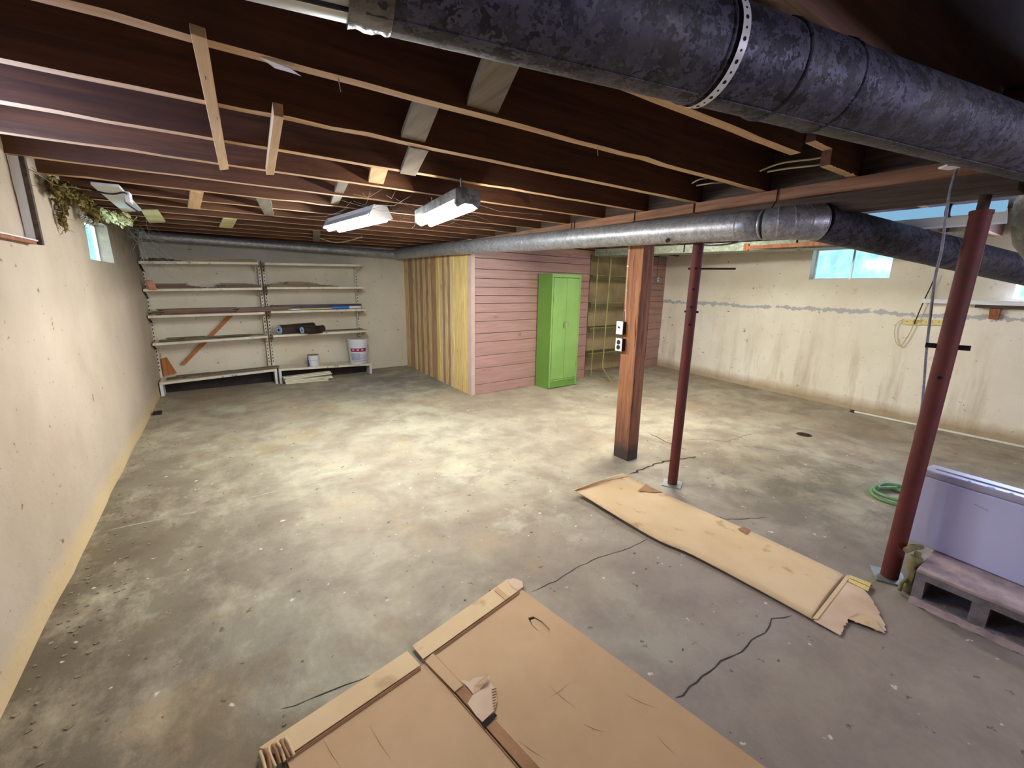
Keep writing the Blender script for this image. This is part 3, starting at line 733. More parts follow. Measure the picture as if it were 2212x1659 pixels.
# ------------------------------------------------------------------ fluorescent fixtures
def tubes_fix(name, label, A, B, w, h, tm, housing, group, chain=None, refl=True):
    tz = -.006 if refl else -.012
    A, B = Vector(A), Vector(B); c = (A+B)/2; d = (B-A).normalized(); L = (B-A).length
    t = thing(name, label, 'light', c); s = Vector((d.y, -d.x, 0)).normalized(); Z = Vector((0, 0, 1))
    m = Matrix((d, s, Z)).transposed()
    # housing: pan with sloping sides
    hb, ht = w/2, w*.27
    e0, e1 = -d*L/2, d*L/2
    MB().hexa([e0-s*ht+Z*h*.55, e0+s*ht+Z*h*.55, e1+s*ht+Z*h*.55, e1-s*ht+Z*h*.55][::-1], [e0-s*ht+Z*h, e0+s*ht+Z*h, e1+s*ht+Z*h, e1-s*ht+Z*h][::-1]).build('ballast_box', M[housing], t, .002)
    if not refl: MB().hexa([e0-s*hb+Z*.014, e0+s*hb+Z*.014, e1+s*hb+Z*.014, e1-s*hb+Z*.014][::-1], [e0-s*hb+Z*h*.9, e0+s*hb+Z*h*.9, e1+s*hb+Z*h*.9, e1-s*hb+Z*h*.9][::-1]).build('housing', M[housing], t, .003)
    for q in (-1, 1) if refl else ():
        MB().hexa([e0+s*q*ht+Z*h*.62, e1+s*q*ht+Z*h*.62, e1+s*q*hb+Z*.008, e0+s*q*hb+Z*.008], [e0+s*q*ht+Z*(h*.62+.004), e1+s*q*ht+Z*(h*.62+.004), e1+s*q*(hb+.004)+Z*.011, e0+s*q*(hb+.004)+Z*.011]).build('reflector', M[housing], t)
    for e in (e0, e1):
        sg = -1 if e is e0 else 1
        MB().prism([e-s*ht+Z*h, e-s*hb+Z*(.0 if refl else .06), e-s*hb-Z*.004, e-s*hb*.8-Z*(.008 if refl else .022), e-s*hb*.3-Z*.004, e+s*hb*.3-Z*.004, e+s*hb*.8-Z*(.008 if refl else .022), e+s*hb-Z*.004, e+s*hb+Z*(.0 if refl else .06), e+s*ht+Z*h], .022*sg, d).build('end_cap', M[housing], t)
    for q in (-1, 1):
        MB().tube([e0+s*q*w*.24+Z*tz, e1+s*q*w*.24+Z*tz], .0185, 14).build('fluorescent_tube', M[tm], t)
    if chain:
        for p in chain: MB().tube([Vector(p)-c, Vector((p[0]+.002, p[1], c.z+h*.98))-c], .0035, 6).build('hanger_chain', M['zinc'], t)
    return t
z1 = 1.722
A = at(920, 478, z=z1); B = at(1008, 440, z=z1)
ch = at(993, 397, z=1.85)
tubes_fix('fluorescent_light', 'warm bright fluorescent light in a grey box hung from a joist', (A.x, A.y, z1), (B.x, B.y, z1), .13, .07, 'tube_warm', 'plenum', 'x', [(B.x, B.y+.06, 1.85), (A.x, A.y-.1, 1.85)], False)
z2 = 1.762
A = at(722, 494, z=z2); B = at(820, 470, z=z2)
tubes_fix('fluorescent_light', 'cool white fluorescent shop light with white reflector, farther lamp', (A.x, A.y, z2), (B.x, B.y, z2), .17, .075, 'tube_cool', 'white_metal', 'x')
# added fill lamp for the right bay, hidden from the camera by the beam duct
tubes_fix('fluorescent_light', 'added fill light high in the right bay, hidden behind the beam duct', (3.45, 3.3, 1.80), (3.45, 2.1, 1.80), .14, .045, 'tube_bay_fill', 'white_metal', 'x')
# long fixture beyond the beam
z3 = 1.74
A = at(1850, 474, z=z3); B = at(2175, 444, z=z3)
lf = thing('shop_light', 'long bluish shop light with white reflector beyond the beam', 'light', (A+B)/2)
d = (B-A).normalized(); s = Vector((d.y, -d.x, 0)); s = s if s.x > 0 else -s; c = (A+B)/2; Z = Vector((0, 0, 1))
MB().tube([A-c-d*.0, A-c+d*.06, B-c], [.010, .026, .026], 16).build('fluorescent_tube', M['tube_blue'], lf)
MB().bar(A-c+s*.045-Z*.012, B-c+s*.045-Z*.012, .012, .010).build('reflector_lip', M['white_metal'], lf)
MB().hexa([A-c+s*.05-Z*.016, B-c+s*.05-Z*.016, B-c+s*.12-Z*.062, A-c+s*.12-Z*.062], [A-c+s*.054-Z*.012, B-c+s*.054-Z*.012, B-c+s*.124-Z*.058, A-c+s*.124-Z*.058]).build('reflector', M['white_metal'], lf)
MB().bar(A-c+s*.122-Z*.064, B-c+s*.122-Z*.064, .01, .010).build('reflector_lip', M['white_metal'], lf)
m_ = at(2050, 455, z=z3)
MB().tube([m_-c+d*.01+Vector((0, 0, 0)), m_-c-d*.01], .034, 16).build('clamp', M['dark_metal'], lf)

# ------------------------------------------------------------------ boards under and between the joists
def jy(k): return YJ0+SJ*k
def strip(label, pts, zt, th, m, group=None, name='wood_strip'):
    """pts = 4 photo corners (near-left, near-right, far-right, far-left) on the plane z=zt"""
    P = [at(x, y, z=zt) for x, y in pts]; c = sum(P, Vector())/4; t = tag(MB().hexa([p-c for p in P], [p-c+Vector((0, 0, th)) for p in P]).build(name, M[m], None, .0015), label, 'board', group)
    t.location = c; return t
strip('long pale wood strip nailed across four joists, upper left', [(411, 72), (446, 84), (494, 366), (475, 368)], 1.828, .02, 'lumber_y')
strip('short square wood batten nailed across three joists', [(591, 249), (613, 254), (592, 378), (575, 378)], 1.812, .036, 'lumber_y')
strip('white painted board with black cable under joists, left corner', [(196, 399), (258, 405), (306, 456), (266, 458)], 1.832, .016, 'white_metal')
strip('yellowed board end next to the white painted board', [(306, 457), (342, 457), (358, 480), (322, 482)], 1.832, .016, 'pale_yellow')
def block(label, k0, k1, pxs, m, zt=1.862, drop=0, grp=None):
    """flat bridging board between joists k0 and k1; pxs = photo x left/right at the near and the far joist"""
    ya, yb_ = jy(k0)+.019, jy(k1)-.019+drop
    def xat(px, y):
        # intersect photo column with the line y=.., z=zt
        lo_, hi_ = -1., 5.
        for _ in range(40):
            mdl = (lo_+hi_)/2; v = Vector((mdl, y, zt))-EYE; u = W/2+F*v.dot(rt)/v.dot(fw)
            if u < px: lo_ = mdl
            else: hi_ = mdl
        return (lo_+hi_)/2
    P = [Vector((xat(pxs[0], ya), ya, zt)), Vector((xat(pxs[1], ya), ya, zt)), Vector((xat(pxs[3], yb_), yb_, zt)), Vector((xat(pxs[2], yb_), yb_, zt))]
    c = sum(P, Vector())/4
    t = tag(MB().hexa([p-c for p in P], [p-c+Vector((0, 0, .02)) for p in P]).build('bridging_board', M[m], None, .001), label, 'board', grp); t.location = c; return t
block('mouldy grey bridging board right under the big duct', -1, 0, (1065, 1140, 1008, 1075), 'lumber_grey')
block('dusty grey bridging board, second joist bay from the duct', 0, 1, (898, 952, 866, 918), 'lumber_grey')
block('grey bridging board with a nail hole overlapping a joist', 1, 2, (886, 926, 864, 898), 'lumber_grey', 1.846, .05)
block('pale short block between joists left of the lit lamp', 2, 3, (803, 840, 796, 828), 'lumber_y')
block('grey bridging board above the cool lamp, nearer piece', 3, 4, (732, 755, 722, 742), 'lumber_grey')
block('grey bridging board above the cool lamp, farther piece', 4, 5, (722, 742, 714, 730), 'lumber_grey')
block('pale board piece between far joists, above left shelves', 5, 7, (412, 440, 406, 432), 'lumber_y', 1.845)
block('grey green board piece between far joists, mid left', 5, 7, (553, 585, 572, 592), 'lumber_grey', 1.845)
block('pale green board piece between the last joists', 8, 10, (484, 512, 474, 502), 'pale_yellow', 1.845)
block('grey block between the last joists by the back duct', 9, 12, (676, 692, 676, 691), 'lumber_grey', 1.84)
# cables
def cable(label, pts, r, m, name='electric_cable'):
    P = [Vector(p) for p in pts]; c = P[0]; Q = []
    n = len(P)
    for i in range(n-1):
        p0, p1, p2, p3 = P[max(i-1, 0)], P[i], P[i+1], P[min(i+2, n-1)]
        for k in range(6):
            t = k/6; Q.append(.5*((2*p1)+(p2-p0)*t+(2*p0-5*p1+4*p2-p3)*t*t+(3*p1-p0-3*p2+p3)*t**3))
    Q.append(P[-1]); o = tag(MB().tube([q-c for q in Q], r, 8).build(name, M[m]), label, 'cable'); o.location = c; return o
cable('cream cable pair, upper strand near the notched joist', [at(1642, 369, z=1.90), at(1690, 352, z=1.90), at(1760, 343, z=1.90), at(1790, 335, z=1.91)], .004, 'cable')
cable('cream cable pair, lower strand near the notched joist', [at(1658, 371, z=1.88), at(1700, 364, z=1.88), at(1762, 357, z=1.88), at(1790, 350, z=1.90)], .004, 'cable')
cable('cream cable strand between beam and joist, left upper', [at(1495, 396, z=1.90), at(1510, 388, z=1.90), at(1528, 385, z=1.91)], .0035, 'cable')
cable('cream cable strand between beam and joist, left lower', [at(1505, 401, z=1.89), at(1535, 396, z=1.89), at(1565, 394, z=1.90)], .004, 'cable')
cable('sagging cream cable beside the cool lamp and back duct', [at(692, 515, z=1.81), at(720, 523, z=1.80), at(745, 522, z=1.80), at(782, 512, z=1.82)], .005, 'cable')
cable('black cable sagging below the white painted board', [at(195, 408, z=1.83), at(220, 416, z=1.80), at(245, 419, z=1.80), at(268, 416, z=1.81), at(275, 424, z=1.82), at(272, 438, z=1.81), at(300, 458, z=1.82)], .005, 'black')
cable('thin brown wire sagging along the left joists', [at(48, 360, z=1.84), at(80, 374, z=1.80), at(120, 400, z=1.78), at(160, 405, z=1.80), at(200, 413, z=1.84)], .0016, 'lumber_grey')
cable('black cable looped under the flat duct by the slim red post', [at(1506, 528, y=1.75), at(1540, 530, y=1.8), at(1575, 527, y=1.8), at(1606, 520, y=1.8)], .006, 'black')
p = at(278, 428, z=1.80); w_ = tag(MB().box((-.012, -.05, -.03), (.012, .05, .03)).build('junction_clip', M['white'], None, .003), 'white plastic clip hanging on the black cable', 'clip'); w_.location = p
# paper scrap and nails on the near joist
p = at(605, 146, z=1.84); mb = MB(); mb.prism([(-.045, -.004, .01), (-.01, .012, .0), (.03, .008, -.002), (.045, -.012, -.012), (.02, -.02, -.004), (-.02, -.012, .004)], .001)
o = tag(mb.build('paper_scrap', M['white']), 'torn white paper scrap stuck on the near joist edge', 'paper'); o.location = p
for (px, py), nl_ in (((731, 175), 'bent nail hanging from the nearest joist past the paper scrap'), ((438, 148), 'bright nail in the long pale strip, nearer one'), ((464, 240), 'bright nail in the long pale strip, farther one'), ((1290, 321), 'small bent nail under the nearest joist, right part')):
    p = at(px, py, z=1.845); o = tag(MB().tube([(0, 0, .01), (.004, -.003, -.025)], .0016, 6).build('bent_nail', M['zinc']), nl_, 'nail', 'bent nails'); o.location = p

# ------------------------------------------------------------------ left wall wooden box frame
q = at(85, 512, x=XL)
yv = at(54, 511, x=XL).y; zb = at(40, 512, x=XL+.05).z; pw = .034
bf = thing('wooden_box_frame', 'open wooden box frame projecting from the left wall, upper left edge', 'frame', (XL, yv, zb))
MB().box((.002, 0, 0), (pw, .02, ZJ-zb-.002)).build('side_board', M['white_metal'], bf, .001)
MB().box((pw, -.002, -.012), (pw+.018, .026, ZJ-zb-.002)).build('edge_batten', M['beam'], bf, .001)
MB().box((.002, -.55, -.012), (pw, 0, .006)).build('bottom_board', M['post'], bf, .001)
MB().box((pw, -.55, .002), (pw+.006, -.002, .008)).build('edge_strip', M['white_metal'], bf)

# ------------------------------------------------------------------ gondola shelving on the back wall
def shelfline(pl, pr):   # front edge line of one shelf through photo points, on the shelving front plane
    def fy(x): return 6.42-(1.78-x)*.0627
    out = []
    for p in (pl, pr):
        x = -.7 if p is pl else 1.78
        for _ in range(6): q = at(*p, y=fy(x)); x = q.x
        out.append(q)
    return out
L5 = [((290, 563), (558, 566)), ((302, 624), (566, 621)), ((315, 682), (572, 674)), ((325, 742), (579, 725)), ((342, 827), (598, 797))]
R5 = [((571, 567), (782, 571)), ((577, 620), (787, 619)), ((585, 672), (790, 667)), ((590, 724), (795, 713)), ((602, 797), (803, 785))]
SHELF = {}
def gondola(label, rows, side, xu0, xu1):
    c = Vector(((xu0+xu1)/2, yb((xu0+xu1)/2)-.05, 0)); t = thing('shelving_unit', label, 'shelving', c)
    for xu in (xu0, xu1):
        yu = yb(xu)-.045; h = 1.60
        o = MB().box((xu-.016-c.x, yu-.02-c.y, .0), (xu+.016-c.x, yu+.03-c.y, h)).build('upright', M['shelf_metal'], t, .002)
        mb = MB()
        for i in range(30):
            z = .25+i*.045; mb.box((xu-.005-c.x, yu-.0215-c.y, z), (xu+.005-c.x, yu-.0195-c.y, z+.02))
        mb.build('slot_row', M['slot'], o)
    for i, (pl, pr) in enumerate(rows):
        a, b = shelfline(pl, pr); a.x = max(a.x, XL+.012); th = .030
        a.z -= .0; b.z -= .0
        backa = Vector((a.x, yb(a.x)-.06, a.z)); backb = Vector((b.x, yb(b.x)-.06, b.z))
        T = [p-c for p in (a, b, backb, backa)]
        sh = MB().hexa([p-Vector((0, 0, th)) for p in T], T).build('shelf', M['shelf_metal'], t, .004)
        SHELF[(side, i)] = (a, b, backa, backb)
        if i < 4:
            for p, q in ((a, backa), (b, backb)):
                s = .012 if p is a else -.012
                f = p.lerp(q, .12)-c; g = q-c
                mb = MB(); mb.prism([f+Vector((s, 0, -th)), g+Vector((s, 0, -th)), g+Vector((s, 0, -th-.085)), g.lerp(f, .3)+Vector((s, 0, -th-.07))], .003, (1, 0, 0)); mb.build('shelf_bracket', M['shelf_metal'], t)
        else:
            for p, q in ((a, backa), (b, backb)):
                s = .0 if p is a else -.03; f = p-c; g = q-c
                MB().hexa([f+Vector((s, .01, -p.z+.0)), f+Vector((s+.03, .01, -p.z)), g+Vector((s+.03, 0, -p.z)), g+Vector((s, 0, -p.z))],
                          [f+Vector((s, .01, -th)), f+Vector((s+.03, .01, -th)), g+Vector((s+.03, 0, -th)), g+Vector((s, 0, -th))]).build('foot', M['white_metal'], t, .002)
            MB().hexa([T[0]+Vector((.03, .2, -a.z)), T[1]+Vector((-.03, .2, -b.z)), T[1]+Vector((-.03, .21, -b.z)), T[0]+Vector((.03, .21, -a.z))],
                      [T[0]+Vector((.03, .2, -th)), T[1]+Vector((-.03, .2, -th)), T[1]+Vector((-.03, .21, -th)), T[0]+Vector((.03, .21, -th))]).build('kick_panel', M['dark_metal'], t)
    return t
def xu(px, py): 
    x = .5
    for _ in range(5): x = at(px, py, y=yb(x)-.065).x
    return x
gondola('cream five-shelf metal shelving section against the left wall', L5, 'L', xu(331, 718), xu(569.5, 671))
gondola('cream five-shelf metal shelving section holding the bucket', R5, 'R', xu(578.7, 671), xu(772, 645))
def onshelf(side, i, u, v=.5):
    a, b, ba, bb = SHELF[(side, i)]; return a.lerp(b, u).lerp(ba.lerp(bb, u), v)
ORD = ['lowest', 'second from the bottom', 'third from the bottom', 'fourth from the bottom', 'fifth from the bottom', 'sixth from the bottom', 'seventh from the bottom', 'eighth from the bottom']
def nth(label, k, n): return label+', '+('topmost' if k == n-1 else ORD[k])
def boards(name, label, cat, group, side, i, items, m):
    """items: (u0,u1,v,layer,width,thick) - boards lying on a shelf"""
    for k, (u0, u1, v, z, w, th, rz) in enumerate(items):
        p, q = onshelf(side, i, u0, v+rz), onshelf(side, i, u1, v-rz); c = (p+q)/2
        o = MB().bar(p-c+Vector((0, 0, th/2+z+.001)), q-c+Vector((0, 0, th/2+z+.001)), w, th).build(name, M[m], None, .001)
        tag(o, label[k] if isinstance(label, (list, tuple)) else (nth(label, k, len(items)) if len(items) > 1 else label), cat, group); o.location = c
lab = 'brown laminate plank piled at left end of second shelf'
boards('laminate_plank', lab, 'plank', 'planks at the left end of the second shelf', 'L', 1, [(.12, .50, .45, 0, .19, .008, .02), (.10, .44, .5, .009, .19, .008, -.02), (.11, .40, .45, .018, .18, .008, .03), (.10, .36, .5, .027, .18, .008, 0), (.09, .33, .5, .036, .17, .008, .02), (.08, .34, .5, .045, .17, .008, -.03)], 'plank')
boards('laminate_plank', 'brown laminate plank piled mid second shelf, left section', 'plank', 'planks in the middle pile of the second shelf', 'L', 1, [(.52, .99, .5, 0, .19, .008, .01), (.60, .99, .45, .009, .19, .008, -.02), (.66, .99, .5, .018, .18, .008, .02), (.64, .97, .5, .027, .18, .008, .0), (.62, .93, .5, .037, .17, .007, .03), (.63, .86, .5, .048, .16, .007, -.03)], 'plank')
boards('laminate_plank', 'tan laminate plank in stepped pile, second shelf right', 'plank', 'planks on the second shelf of the right section', 'R', 1, [(.0, .72, .5, 0, .19, .008, .01), (.02, .66, .5, .009, .19, .008, -.01), (.0, .58, .45, .018, .19, .008, .02), (.05, .52, .5, .027, .18, .008, 0), (.18, .50, .5, .036, .18, .008, .02), (.20, .42, .5, .045, .17, .008, -.02), (.14, .46, .5, .054, .15, .006, 0), (.19, .36, .5, .061, .13, .006, .02)], 'plank2')
it = []
r_ = random.Random(9)
for k in range(7): it.append((.05+r_.uniform(0, .1), .75+r_.uniform(-.08, .2), .45+r_.uniform(-.05, .05), k*.0085, .18, .0075, r_.uniform(-.02, .02)))
boards('laminate_plank', 'dusty long plank layered on third shelf, left section', 'plank', 'planks on the third shelf left', 'L', 2, it, 'plank')
a, b = onshelf('L', 2, .72, .35), onshelf('R', 2, .2, .35)
for k in range(6):
    c = (a+b)/2; o = MB().bar(a-c+Vector((.01*k, 0, .006+k*.009)), b-c+Vector((.012*k-.05, 0, .006+k*.009)), .17, .0075).build('laminate_plank', M['plank'], None, .001); o.location = c
    tag(o, nth('long pinkish plank bridging both shelving sections', k, 6), 'plank', 'planks bridging the third shelf')
boards('trim_board', ['long tan trim board lying lowest on the top shelf', 'tan trim board in the middle on the top shelf', 'thin tan trim board on the top shelf pile'], 'board', None, 'L', 0, [(.30, .99, .35, 0, .10, .014, .01), (.36, .98, .45, .016, .11, .012, -.01), (.50, .97, .5, .029, .10, .008, .02)], 'trim_tan')
boards('scrap_board', 'dark brown scrap board in cobwebbed end of top shelf', 'board', 'dark scraps on the top shelf', 'L', 0, [(.06, .33, .5, 0, .2, .01, .03), (.05, .26, .5, .011, .18, .012, -.03), (.07, .2, .5, .024, .14, .012, 0)], 'joist')
boards('thin_board', ['grey thin board lying flat along the fourth shelf front', 'short grey thin board at the left of the fourth shelf', 'thin grey board crossing mid fourth shelf, left section', 'topmost short grey board on the fourth shelf, left', 'narrow grey strip reaching the right end of fourth shelf'], 'board', 'thin boards on the fourth shelf', 'L', 3, [(.04, .62, .5, 0, .16, .006, .04), (.06, .45, .4, .007, .14, .006, -.05), (.25, .85, .45, .013, .12, .006, .06), (.1, .42, .55, .02, .12, .006, .08), (.3, .97, .6, .001, .08, .005, .02)], 'plank3')
boards('thin_board', ['long grey board overlapping the right end of the bottom left shelf', 'grey board lying flat at left of the bottom shelf', 'grey board crossing another on the bottom left shelf', 'topmost short grey board on the bottom left shelf', 'narrow grey board mid bottom left shelf'], 'board', 'thin boards on the bottom shelf', 'L', 4, [(.2, 1.03, .35, .006, .1, .014, .02), (.05, .5, .45, 0, .15, .006, .05), (.1, .6, .5, .007, .13, .006, -.04), (.12, .4, .55, .014, .12, .006, .06), (.3, .8, .6, .0, .1, .006, .0)], 'lumber_grey')
# pink paper hanging over second shelf end
p = onshelf('L', 1, .07, .0); mb = MB(); mb.grid(lambda u, v: Vector((-.03+u*.075+v*-.03, -.012-.01*math.sin(v*3), -.01+v*.10)), 3, 5)
o = tag(mb.build('pink_paper', M['pinkpaper'], None, 0, .001), 'pink paper standing at the left end of the second shelf', 'paper'); o.location = p
# dark long box + roller on third right shelf
p, q = onshelf('R', 2, .02, .62), onshelf('R', 2, .98, .55); c = (p+q)/2
o = tag(MB().bar(p-c+Vector((0, 0, .033)), q-c+Vector((0, 0, .033)), .10, .064).build('long_box', M['underlay'], None, .003), 'long dark flat box at the back of the third shelf right', 'box'); o.location = c
p, q = onshelf('R', 2, .17, .10), onshelf('R', 2, .97, .22)
t = thing('paint_stirrer_pole', 'yellow and white pole with a blue sleeve on the third shelf', 'pole', p); D_ = q-p
MB().tube([Vector((0, 0, .012)), D_*.62+Vector((0, 0, .016))], .009, 12).build('shaft', M['pale_yellow'], t)
MB().tube([D_*.04+Vector((0, 0, .012)), D_*.14+Vector((0, 0, .013))], .0105, 12).build('white_tip', M['white'], t)
MB().tube([D_*.56+Vector((0, 0, .022)), D_*.60+Vector((0, 0, .022)), D_*.80+Vector((0, 0, .024)), D_*.81+Vector((0, 0, .024))], [.010, .021, .022, .02], 16).build('blue_sleeve', M['blue_wrap'], t)
MB().tube([D_*.81+Vector((0, 0, .022)), D_*.985+Vector((0, 0, .022))], .0205, 16).build('white_tube', M['white'], t)
# underlay rolls
def roll(label, p, q, r, name='underlay_roll', tail=False):
    c = p; t = thing(name, label, 'roll', c); D_ = q-p
    MB().tube([Vector((0, 0, r)), D_+Vector((0, 0, r))], r, 24, False).build('outer_wrap', M['underlay'], t)
    d = D_.normalized(); s = d.cross(Vector((0, 0, 1))); vs = []
    for e, o_ in ((Vector(), -.001), (D_, .001)):
        mb = MB()
        P = []
        for i in range(61):
            a = i/60*math.pi*5; rr = r*(.28+.70*i/60); P.append(e+d*o_+Vector((0, 0, r))+(s*math.cos(a)+Vector((0, 0, 1))*math.sin(a))*rr)
        mb.tube(P, r*.085, 6); mb.build('spiral_end', M['foam'], t)
    MB().tube([Vector((0, 0, r)), D_+Vector((0, 0, r))], r*.93, 20).build('foam_core', M['foam'], t)
    MB().tube([Vector((0, 0, r))-d*.004, D_*.06+Vector((0, 0, r))], r*.25, 12).build('core_hole', M['hole'], t)
    if tail:
        mb = MB(); mb.grid(lambda u, v: d*(.0+v*.22)+s*(-r*.2*0+r*(1.0)+u*.085)*1+Vector((0, 0, 2*r*(1-u)**2*.9+.002)), 8, 2)
        mb.build('loose_flap', M['underlay'], t, 0, .006)
    return t
roll('dark underlay roll with pale blue end, longer one on fourth shelf', onshelf('R', 3, .06, .02), onshelf('R', 3, .43, .80), .062)
roll('dark underlay roll partly unrolled, shorter one on fourth shelf', onshelf('R', 3, .28, -.06), onshelf('R', 3, .52, .40), .045, tail=True)
# dust scraps on the fourth shelf right
boards('thin_board', 'dusty grey strip along the back of the fourth shelf right', 'board', None, 'R', 3, [(.55, .97, .6, 0, .12, .004, .02)], 'lumber_grey')
# paint can
p = onshelf('R', 4, .36, .30)
t = thing('paint_can', 'small white paint can streaked with blue on the bottom shelf', 'paint can', p)
MB().lathe([(.072, 0), (.074, .003), (.074, .145), (.076, .150)], n=30).build('can_body', M['white'], t)
MB().lathe([(.076, .150), (.079, .153), (.078, .158), (.066, .157), (.064, .152), (.001, .152)], n=30, caps=False).build('rim', M['zinc'], t)
mb = MB(); r_ = random.Random(4)
vv = (Vector((0, 0, 0))-Vector((p.x, p.y, 0))).normalized(); a0 = math.atan2(vv.y, vv.x)
for k in range(9):
    a = a0-1.35+k*.1; z0 = .0+r_.uniform(0, .03)*(k > 5); z1_ = .148-r_.uniform(0, .03)-(0 if k < 5 else .05*(k-4))
    if z1_-z0 < .02: continue
    q = [Vector((.0748*math.cos(x), .0748*math.sin(x), z)) for x, z in ((a-.055, z0), (a+.055, z0), (a+.055, z1_), (a-.055, z1_))]; mb.add(q, [(0, 1, 2, 3)])
mb.build('blue_drip', M['blue'], t)
MB().tube([Vector((.077*math.cos(a0+1.3), .077*math.sin(a0+1.3), .135)), Vector((.10*math.cos(a0+1.1), .10*math.sin(a0+1.1), .10)), Vector((.105*math.cos(a0+.3), .105*math.sin(a0+.3), .085)), Vector((.10*math.cos(a0-.7), .10*math.sin(a0-.7), .10)), Vector((.077*math.cos(a0-1.2), .077*math.sin(a0-1.2), .135))], .002, 6).build('wire_handle', M['zinc'], t)
# bucket
p = onshelf('R', 4, .87, .33)
t = thing('bucket', 'big white pail with magenta label at the right shelf end', 'bucket', p)
MB().lathe([(.118, 0), (.122, .004), (.138, .27)], n=36).build('pail_body', M['white'], t)
for z in (.272, .298, .322): MB().lathe([(.138, z), (.148, z+.003), (.149, z+.016), (.140, z+.02)], n=36, caps=False).build('rib', M['white'], t)
MB().lathe([(.139, .27), (.142, .34), (.149, .345), (.150, .362), (.140, .366), (.001, .36)], n=36, caps=False).build('lid', M['white'], t)
vv = Vector((-p.x, -p.y, 0)); a0 = math.atan2(vv.y, vv.x)
def patch(a1, a2, z1_, z2_, off=.001):
    mb = MB()
    return mb.grid(lambda u, v: Vector(((.122+.0602*(z1_+(z2_-z1_)*v)+off)*math.cos(a0+a1+(a2-a1)*u), (.122+.0602*(z1_+(z2_-z1_)*v)+off)*math.sin(a0+a1+(a2-a1)*u), z1_+(z2_-z1_)*v)), 14, 1)
patch(-.85, .9, .185, .238).build('magenta_label', M['magenta'], t)
patch(-.85, .2, .06, .165).build('grey_label', M['print_grey'], t)
patch(-.75, .85, .045, .050, .0015).build('label_line', M['magenta'], t)
for k in range(4): patch(.0+.05*k, .85, .165-.022*k-.02, .165-.022*k-.015, .0015).build('label_line', M['print_grey'], t)
for k in range(3): patch(-.62+k*.48, -.42+k*.48, .207, .222, .0018).build('label_mark', M['white'], t)
MB().tube([Vector((.15*math.cos(a0+x), .15*math.sin(a0+x), z)) for x, z in ((-1.5, .25), (-1.2, .16), (-.6, .10), (0, .085), (.6, .10), (1.2, .16), (1.5, .25))], .0022, 6).build('wire_handle', M['zinc'], t)
# leaning stick + offcut behind shelves
def yw(x): return yb(x)-.03
p = at(395, 787, y=6.62); q = at(498, 682, y=6.66)
o = tag(MB().bar((0, 0, 0), q-p+(q-p)*.1, .042, .012, (0, 1, 0)).build('leaning_stick', M['orange_wood'], None, .001), 'thin brown stick leaning diagonally behind the left shelves', 'stick'); o.location = p
P = [at(x, y, y=6.60) for x, y in ((354, 812), (382, 806), (360, 772), (348, 774))]
c = P[0]; o = tag(MB().prism([v-c for v in P], .012, (0, 1, 0)).build('plywood_offcut', M['orange_wood']), 'orange wedge-shaped plywood offcut leaning above bottom shelf', 'board'); o.location = c
# pile of cream boards under the right section
pc = at(612, 838, z=0); pd = at(722, 826, z=0); pc = Vector((.60, 6.28, 0)); e_ = Vector((1.18, 6.33, 0))
r_ = random.Random(2)
for k in range(6):
    a = Vector((.575+r_.uniform(-.0, .03), 6.25+r_.uniform(0, .05), .010+k*.018)); b = Vector((1.17+r_.uniform(-.04, .06), 6.30+r_.uniform(-.02, .1), .010+k*.018+.002*k)); c = (a+b)/2
    o = tag(MB().bar(a-c, b-c, .085, .015).build('painted_board', M['cream_board'], None, .0015), nth('cream painted board on floor under right shelves', k, 6), 'board', 'cream boards under the shelving'); o.location = c
# small black block on the floor by the left wall
p = at(335, 895, z=0); t = thing('black_block', 'small black block on the floor against the left wall', 'block', (p.x+.02, p.y, 0))
MB().box((-.035, -.045, 0), (.035, .045, .022)).build('body', M['black'], t, .003)
MB().box((-.03, -.04, .022), (.03, .04, .026)).build('worn_top', M['dark_metal'], t, .001)

# ------------------------------------------------------------------ green cabinet
ca = Vector((3.49, 4.302, 0)); w_, dp_, hh = .515, .262, 1.493
cabt = thing('metal_cabinet', 'tall green two-door metal cabinet against the pink wall', 'cabinet', ca, math.radians(3.2))
MB().box((0, 0, .0), (.004, dp_, hh)).build('side_panel', M['green'], cabt)
MB().box((w_-.004, 0, .0), (w_, dp_, hh)).build('side_panel', M['green'], cabt)
MB().box((.004, .0, hh-.004), (w_-.004, dp_, hh)).build('top_panel', M['green2'], cabt)
MB().box((.004, dp_-.004, .02), (w_-.004, dp_, hh-.004)).build('back_panel', M['green'], cabt)
fr = MB(); fr.box((0, -.006, 0), (.026, .004, hh)); fr.box((w_-.026, -.006, 0), (w_, .004, hh)); fr.box((.026, -.006, hh-.045), (w_-.026, .004, hh)); fr.box((.026, -.004, .10), (w_-.026, .004, .12))
fr.build('face_frame', M['green2'], cabt, .002)
MB().box((.026, .004, .01), (w_-.026, .008, .10)).build('toe_panel', M['green'], cabt)
MB().box((-.002, -.008, .0), (.03, .01, .014)).build('foot', M['green_dark'], cabt, .002); MB().box((w_-.03, -.008, .0), (w_+.002, .01, .014)).build('foot', M['green_dark'], cabt, .002)
MB().box((.028, .0045, .12), (w_-.028, .006, hh-.046)).build('door_gap', M['hole'], cabt)
